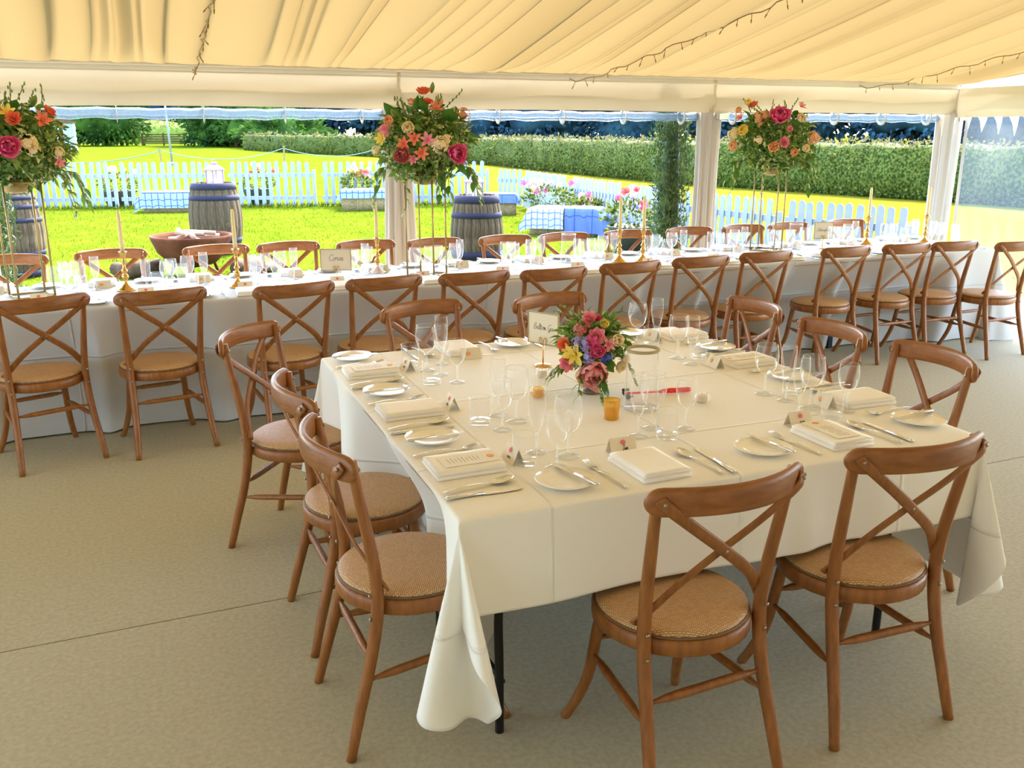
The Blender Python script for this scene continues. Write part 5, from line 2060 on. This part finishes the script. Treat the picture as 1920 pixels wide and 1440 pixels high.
FM = {'peony_pink': PEO(M_PEONY), 'peony_dusk': PEO(M_PEONYD), 'peony_pale': PEO(M_PEONYL), 'rose_yellow': ROS(M_YELLOWF), 'rose_cream': ROS(M_CREAMF), 'rose_peach': ROS(M_PEACHF), 'rose_lemon': ROS(M_CREAMF), 'car_coral': CAR(M_CORAL),
      'car_pink': CAR(M_PINKF), 'car_peach': CAR(M_PEACHF), 'car_mag': CAR(M_MAGENTA), 'lily_coral': LIL(M_CORAL), 'lily_yellow': LIL(M_YELLOWF), 'lily_pink': LIL(M_PINKF), 'lily_mag': LIL(M_MAGENTA), 'clu_cream': CLU(M_CREAMF), 'clu_lilac': CLU(M_LILAC), 'clu_blue': CLU(M_BLUEF),
      'clu_peach': CLU(M_PEACHF), 'clu_pink': CLU(M_PINKF, 26), 'clu_red': CLU(M_REDF, 30), 'clu_mag': CLU(M_MAGENTA, 28), 'bud': BUD(M_LEAFL), 'clu_dusk': CLU(M_PEONYD, 22)}
FN = {'peony': 'peony', 'rose': 'rose', 'car': 'carnation', 'lily': 'lily', 'clu': 'bloom_cluster', 'bud': 'bud'}


def leaf_me(l, w, m, droop=.35, name='leaf'):
    n = 5
    V = []
    for i in range(n + 1):
        s = i / n
        ww = w * .5 * math.sin(math.pi * (.04 + .95 * s) ** .8)
        y = l * s
        z = -droop * l * s * s
        V.append([(-ww, y, z + ww * .35), (0, y, z), (ww, y, z + ww * .35)])
    b = MB()
    b.loft(V, False, False, closed=False)
    return b.mesh(name, m)


LEAF = [leaf_me(.075, .045, M_LEAF), leaf_me(.10, .055, M_LEAF, .2), leaf_me(.05, .03, M_VARIE, .15), leaf_me(.06, .03, M_VARIE, .3), leaf_me(.08, .02, M_LEAFL, .3), leaf_me(.055, .035, M_LEAFL, .3)]
CAMR = Vector((math.cos(R_(21.94)), -math.sin(R_(21.94)), 0))
CAMF = Vector((math.sin(R_(21.94)), math.cos(R_(21.94)), 0))


def arrangement(name, label, cat, base, cz, rad, flowers, nleaf, nfol, seed, group=None, trails=6, size=1.0, sprigs=8, lowcut=-.7):
    """base: world position of the thing's foot; cz: height of the foliage centre above it; flowers: (kind, right, up, scale, depth factor)
    with right/up in metres seen from the seats' side."""
    rg = random.Random(seed)
    t = thing(name, label, cat, base, 0, group)
    rx, rz_ = rad
    CAMF = Vector((base[0] - cam.location.x, base[1] - cam.location.y, 0)).normalized()
    CAMR = Vector((CAMF.y, -CAMF.x, 0))
    for f in flowers:
        kd, r, u, sc = f[:4]
        k = (r / rx) ** 2 + (u / rz_) ** 2
        dep = rx * math.sqrt(max(.04, 1 - min(k, .96))) * 1.13
        pos = CAMR * r - CAMF * dep + Vector((0, 0, u))
        nrm_ = (Vector((pos.x, pos.y, pos.z * 1.1)).normalized() - CAMF * .35 + Vector((0, 0, .12))).normalized()
        q = nrm_.to_track_quat('Z', 'Y').to_matrix().to_4x4() @ Matrix.Rotation(rg.uniform(0, 6), 4, 'Z')
        M = Matrix.Translation(pos + Vector((0, 0, cz))) @ q @ Matrix.Diagonal((sc, sc, sc, 1))
        ob(FN[kd.split('_')[0]], FM[kd], t, M=M)
    # outer leaves
    for k in range(nleaf):
        d = Vector((rg.gauss(0, 1), rg.gauss(0, 1), rg.gauss(0, 1))).normalized()
        if d.z < lowcut:
            d.z *= -.5
            d.normalize()
        pos = Vector((d.x * rx, d.y * rx, d.z * rz_)) * rg.uniform(.74, .95)
        out = (d + Vector((rg.uniform(-.6, .6), rg.uniform(-.6, .6), rg.uniform(-.7, .3)))).normalized()
        q = out.to_track_quat('Y', 'Z').to_matrix().to_4x4() @ Matrix.Rotation(rg.uniform(-.9, .9), 4, 'Y')
        s = rg.uniform(.7, 1.3) * size
        ob('leaf', LEAF[rg.choice([0, 0, 1, 2, 2, 3, 3, 4, 5])], t, M=Matrix.Translation(pos + Vector((0, 0, cz))) @ q @ Matrix.Diagonal((s, s, s, 1)))
    # dense inner greenery
    rn = np.random.default_rng(seed)
    d = rn.normal(size=(nfol, 3))
    d /= np.linalg.norm(d, axis=1)[:, None]
    P = d * np.array([rx, rx, rz_]) * rn.uniform(.35, .92, nfol)[:, None] + np.array([0, 0, cz])
    h = nfol // 3
    for mm, sl in ((M_LEAF, slice(0, h)), (M_LEAFL, slice(h, 2 * h)), (M_VARIE, slice(2 * h, nfol))):
        V, F = leaf_quads(P[sl], .055 * size * rn.uniform(.6, 1.3, len(P[sl])), d[sl], .5, .0, seed=seed + 1)
        o_ = ob('foliage', np_mesh('foliage', V, F, mm), t)
        o_['kind'] = 'stuff'
    # upright sprigs and trailing stems
    for k in range(sprigs):
        a = rg.uniform(0, 6.28)
        r0 = rg.uniform(.1, .6) * rx
        b = MB()
        p0 = Vector((r0 * math.cos(a), r0 * math.sin(a), cz + rz_ * .7))
        tip = p0 + Vector((rg.uniform(-.05, .05) * size * 2 + .08 * math.cos(a), rg.uniform(-.05, .05) * size * 2 + .08 * math.sin(a), rz_ * rg.uniform(.3, .62)))
        pts = crom([p0, (p0 + tip) / 2 + Vector((.01, .01, 0)), tip], 4)
        b.tube(pts, .0018 * size + .0006, 4)
        for j in range(3, len(pts)):
            b.sphere(tuple(pts[j] + Vector((rg.uniform(-.01, .01), rg.uniform(-.01, .01), 0)) * size), (.005 * size, .005 * size, .011 * size), 5)
        ob('sprig', b.mesh('sprig', M_LEAFL), t)
    for k in range(trails):
        a = math.atan2(-CAMF.y, -CAMF.x) + rg.uniform(-1.9, 1.9)
        p0 = Vector((rx * .75 * math.cos(a), rx * .75 * math.sin(a), cz - rz_ * .55))
        tip = p0 + Vector((.10 * size * math.cos(a), .10 * size * math.sin(a), -rz_ * rg.uniform(.45, .95)))
        b = MB()
        pts = crom([p0, p0 + Vector((.06 * size * math.cos(a), .06 * size * math.sin(a), -.02)), tip], 4)
        b.tube(pts, .0016 * size + .0005, 4)
        st = ob('trailing_stem', b.mesh('trailing_stem', M_STEM), t)
        for j in range(2, len(pts)):
            out = Vector((math.cos(a + rg.uniform(-1.5, 1.5)), math.sin(a + rg.uniform(-1.5, 1.5)), -.8)).normalized()
            s = rg.uniform(.7, 1.15) * size
            ob('leaf', LEAF[rg.choice([0, 2, 3, 3, 4])], st, M=Matrix.Translation(pts[j]) @ out.to_track_quat('Y', 'Z').to_matrix().to_4x4() @ Matrix.Diagonal((s, s, s, 1)))
    return t


def px(lst, c, s):
    """flower positions as seen on the front of the arrangement: offsets from its centre in units of 1/s metres"""
    return [(k, (x - c[0]) / s, (c[1] - y) / s, sc * 1.32) for k, x, y, sc in lst]


def stand(label, u, v, rot, h=.64, w=.19):
    p = L(u, v)
    t = thing('flower_stand', label, 'flower stand', (p.x, p.y, TZ), rot, 'tall gold flower stands')
    for sx in (-1, 1):
        for sy in (-1, 1):
            b = MB()
            b.tube([(sx * w / 2, sy * w / 2, .006), (sx * w / 2, sy * w / 2, h)], .0062, 6)
            ob('rod', b.mesh('rod', M_GOLDROD), t)
    for z, nm in ((.006, 'base_frame'), (h, 'top_frame')):
        b = MB()
        c_ = [(-w / 2, -w / 2), (w / 2, -w / 2), (w / 2, w / 2), (-w / 2, w / 2)]
        for q in range(4):
            a_, e_ = c_[q], c_[(q + 1) % 4]
            b.tube([(*a_, z), (*e_, z)], .006, 6)
        ob(nm, b.mesh(nm, M_GOLDROD), t)
    b = MB()
    b.lathe([(.02, h - .06), (.07, h - .05), (.09, h + .02), (.085, h + .02), (.06, h - .035)], 20, True, False)
    ob('bowl', b.mesh('bowl', M_GOLDROD), t)
    return p


MID = [('car_coral', 804, 170, 1.15), ('car_coral', 812, 187, .9), ('rose_peach', 784, 189, .8), ('rose_peach', 830, 188, .8), ('lily_coral', 825, 197, .9), ('clu_peach', 874, 207, 1.2), ('rose_peach', 746, 220, 1.0), ('clu_pink', 736, 234, 1.0), ('rose_cream', 778, 231, 1.15),
       ('lily_coral', 769, 255, .85), ('lily_coral', 787, 247, .85), ('lily_pink', 809, 249, .95), ('clu_cream', 830, 257, 1.3), ('peony_pink', 856, 272, 1.15), ('peony_dusk', 767, 274, .95), ('lily_coral', 799, 271, .9), ('lily_pink', 784, 281, .7), ('lily_yellow', 731, 248, .9), ('clu_cream', 719, 268, .8), ('clu_cream', 842, 250, .9), ('bud', 752, 205, 1.4), ('bud', 820, 160, 1.2)]
LFT = [('clu_peach', 16, 186, 1.3), ('car_coral', 20, 200, 1.0), ('clu_peach', 10, 206, 1.2), ('lily_yellow', 41, 202, .9), ('car_coral', 48, 213, 1.0), ('lily_coral', 92, 214, 1.0), ('car_coral', 106, 200, .85), ('peony_pink', 35, 257, 1.1), ('clu_cream', 65, 252, 1.25), ('car_coral', 4, 277, 1.1), ('lily_pink', 110, 284, .7),
       ('clu_cream', 112, 268, .8), ('lily_yellow', 2, 222, .8), ('clu_peach', 25, 165, .8), ('bud', 85, 180, 1.3), ('clu_cream', 72, 262, .9)]
RGT = [('peony_pink', 1463, 225, 1.35), ('clu_peach', 1428, 226, 1.3), ('clu_peach', 1438, 222, 1.0), ('car_coral', 1418, 204, 1.0), ('rose_yellow', 1409, 200, .8), ('rose_peach', 1394, 213, .8), ('lily_coral', 1397, 225, .9), ('rose_yellow', 1407, 247, 1.25), ('rose_peach', 1392, 272, 1.15), ('clu_cream', 1387, 252, 1.3),
       ('rose_peach', 1457, 273, 1.15), ('car_pink', 1473, 266, 1.0), ('rose_peach', 1490, 281, .9), ('rose_cream', 1508, 275, .9), ('rose_cream', 1497, 228, 1.1), ('clu_peach', 1522, 258, 1.2), ('lily_pink', 1498, 206, .8), ('car_pink', 1481, 244, .6), ('clu_cream', 1430, 262, .8)]
for lb, u, v, rot, fl_, c, s, seed in (('tall gold rod stand under the middle flowers', -.33, .385, R_(47), MID, (803, 258), 290, 1), ('tall gold rod stand under the left flowers', -2.655, .49, R_(20), LFT, (40, 258), 330, 2), ('tall gold rod stand under the right flowers', 2.55, .62, R_(35), RGT, (1456, 266), 235, 3)):
    p = stand(lb, u, v, rot)
    arrangement('flower_arrangement', {1: 'large coral, pink and yellow flower arrangement on the middle gold stand', 2: 'large coral and pink flower arrangement at the left edge on gold stand', 3: 'flower arrangement with big pink peony on the right gold stand'}[seed], 'flowers',
                (p.x, p.y, TZ + .70),   .13, (.325, .25), px(fl_, c, s), 190, 3600, 40 + seed, 'tall flower arrangements', trails=9, size=1.0)

# ---- urn of flowers on the square table
t = thing('urn', 'small grey metal footed urn holding the square table flowers', 'urn', (.801, .882, TZ))
ob('foot', lathe_me('foot', [(.036, 0), (.037, .006), (.030, .012), (.014, .022), (.011, .032)], M_ZINC, 24, True), t)
ob('cup', lathe_me('cup', [(.011, .032), (.022, .040), (.036, .058), (.042, .082), (.044, .100), (.041, .100), (.036, .075)], M_ZINC, 24), t)
TBL = [('car_pink', 1105, 577, 1.0), ('car_mag', 1120, 576, .6), ('rose_yellow', 1133, 585, .75), ('clu_dusk', 1092, 593, 1.15), ('car_pink', 1120, 603, 1.15), ('car_coral', 1060, 623, 1.0), ('lily_yellow', 1080, 638, 1.25), ('clu_lilac', 1084, 617, .9), ('clu_lilac', 1099, 616, .9), ('peony_pink', 1122, 629, .72),
       ('lily_mag', 1110, 615, .9), ('rose_cream', 1156, 613, 1.0), ('lily_pink', 1143, 618, .8), ('clu_blue', 1139, 643, .8), ('car_pink', 1067, 660, 1.15), ('peony_pale', 1116, 672, 1.55), ('rose_cream', 1164, 668, 1.0), ('rose_cream', 1172, 655, .8), ('clu_lilac', 1104, 640, 1.0), ('lily_yellow', 1068, 634, .8), ('bud', 1137, 568, 1.0), ('bud', 1150, 572, 1.2)]
arrangement('flower_bouquet', 'bright pink, yellow and lilac bouquet in the grey urn on the square table', 'flowers', (.801, .882, TZ + .09), .092, (.125, .105), [(k, r * .92, u * .9, sc * .68) for k, r, u, sc in px(TBL, (1112, 632), 520)], 120, 1500, 77, trails=6, size=.62, sprigs=5, lowcut=-.4)

# ---- planted flower clumps in the garden
def planter(label, x, y, r, h, heads, seed, pot=True):
    rg = random.Random(seed)
    t = thing('flower_planter', label, 'planter', (x, y, -.03), 0, 'flower planters by the fence')
    if pot:
        ob('pot', lathe_me('pot', [(r * .55, 0), (r * .8, h * .4), (r * .84, h * .42), (r * .75, h * .42), (.01, h * .38)], M_TERRA, 18, True, True), t)
    rn = np.random.default_rng(seed)
    k = 420
    d = rn.normal(size=(k, 3))
    d /= np.linalg.norm(d, axis=1)[:, None]
    P = d * np.array([r, r, h * .3]) * rn.uniform(.5, 1, k)[:, None] + np.array([0, 0, h * .6])
    P[:, 2] = np.maximum(P[:, 2], .02)
    V, F = leaf_quads(P, .085, d, .6, .3, seed=seed)
    V[:, 2] = np.maximum(V[:, 2], .005)
    lv = ob('foliage', np_mesh('planter_foliage', V, F, M_LEAFH), t)
    lv['kind'] = 'stuff'
    for kd, n in heads:
        for q in range(n):
            a = rg.uniform(0, 6.28)
            rr = r * math.sqrt(rg.uniform(0, 1)) * .9
            s = rg.uniform(1.3, 2.3)
            ob('flower_head', FM[kd], t, (rr * math.cos(a), rr * math.sin(a), h * rg.uniform(.72, 1.05)), rg.uniform(0, 6), None, s)


planter('orange and pink flower planter against the left fence', -1.05, 21.9, .5, .85, (('clu_red', 3), ('clu_peach', 5), ('clu_pink', 5)), 1)
planter('red geranium planter against the fence right of the left barrel', 2.05, 21.1, .45, .9, (('clu_red', 4), ('clu_peach', 2), ('clu_lilac', 3)), 2)
planter('mixed flower planter behind the bale at the left draped pole', 4.05, 19.25, .36, .9, (('clu_red', 4), ('clu_peach', 4), ('clu_pink', 3)), 3)
planter('pink and peach flower clump beside the nearest hay bale', 6.75, 14.55, .55, .75, (('clu_mag', 4), ('clu_peach', 6), ('clu_pink', 4)), 4, False)
planter('red and violet planter behind the long table near the conifer', 6.05, 10.0, .42, .85, (('clu_red', 3), ('clu_lilac', 5), ('clu_mag', 3)), 5)
planter('red and yellow flower planter at the far left fence', -3.3, 21.0, .5, 1.0, (('clu_red', 5), ('clu_peach', 5)), 6)
planter('small pink flower clump behind the nearest hay bale', 6.8, 13.0, .35, .62, (('clu_mag', 3), ('clu_pink', 3)), 7, False)
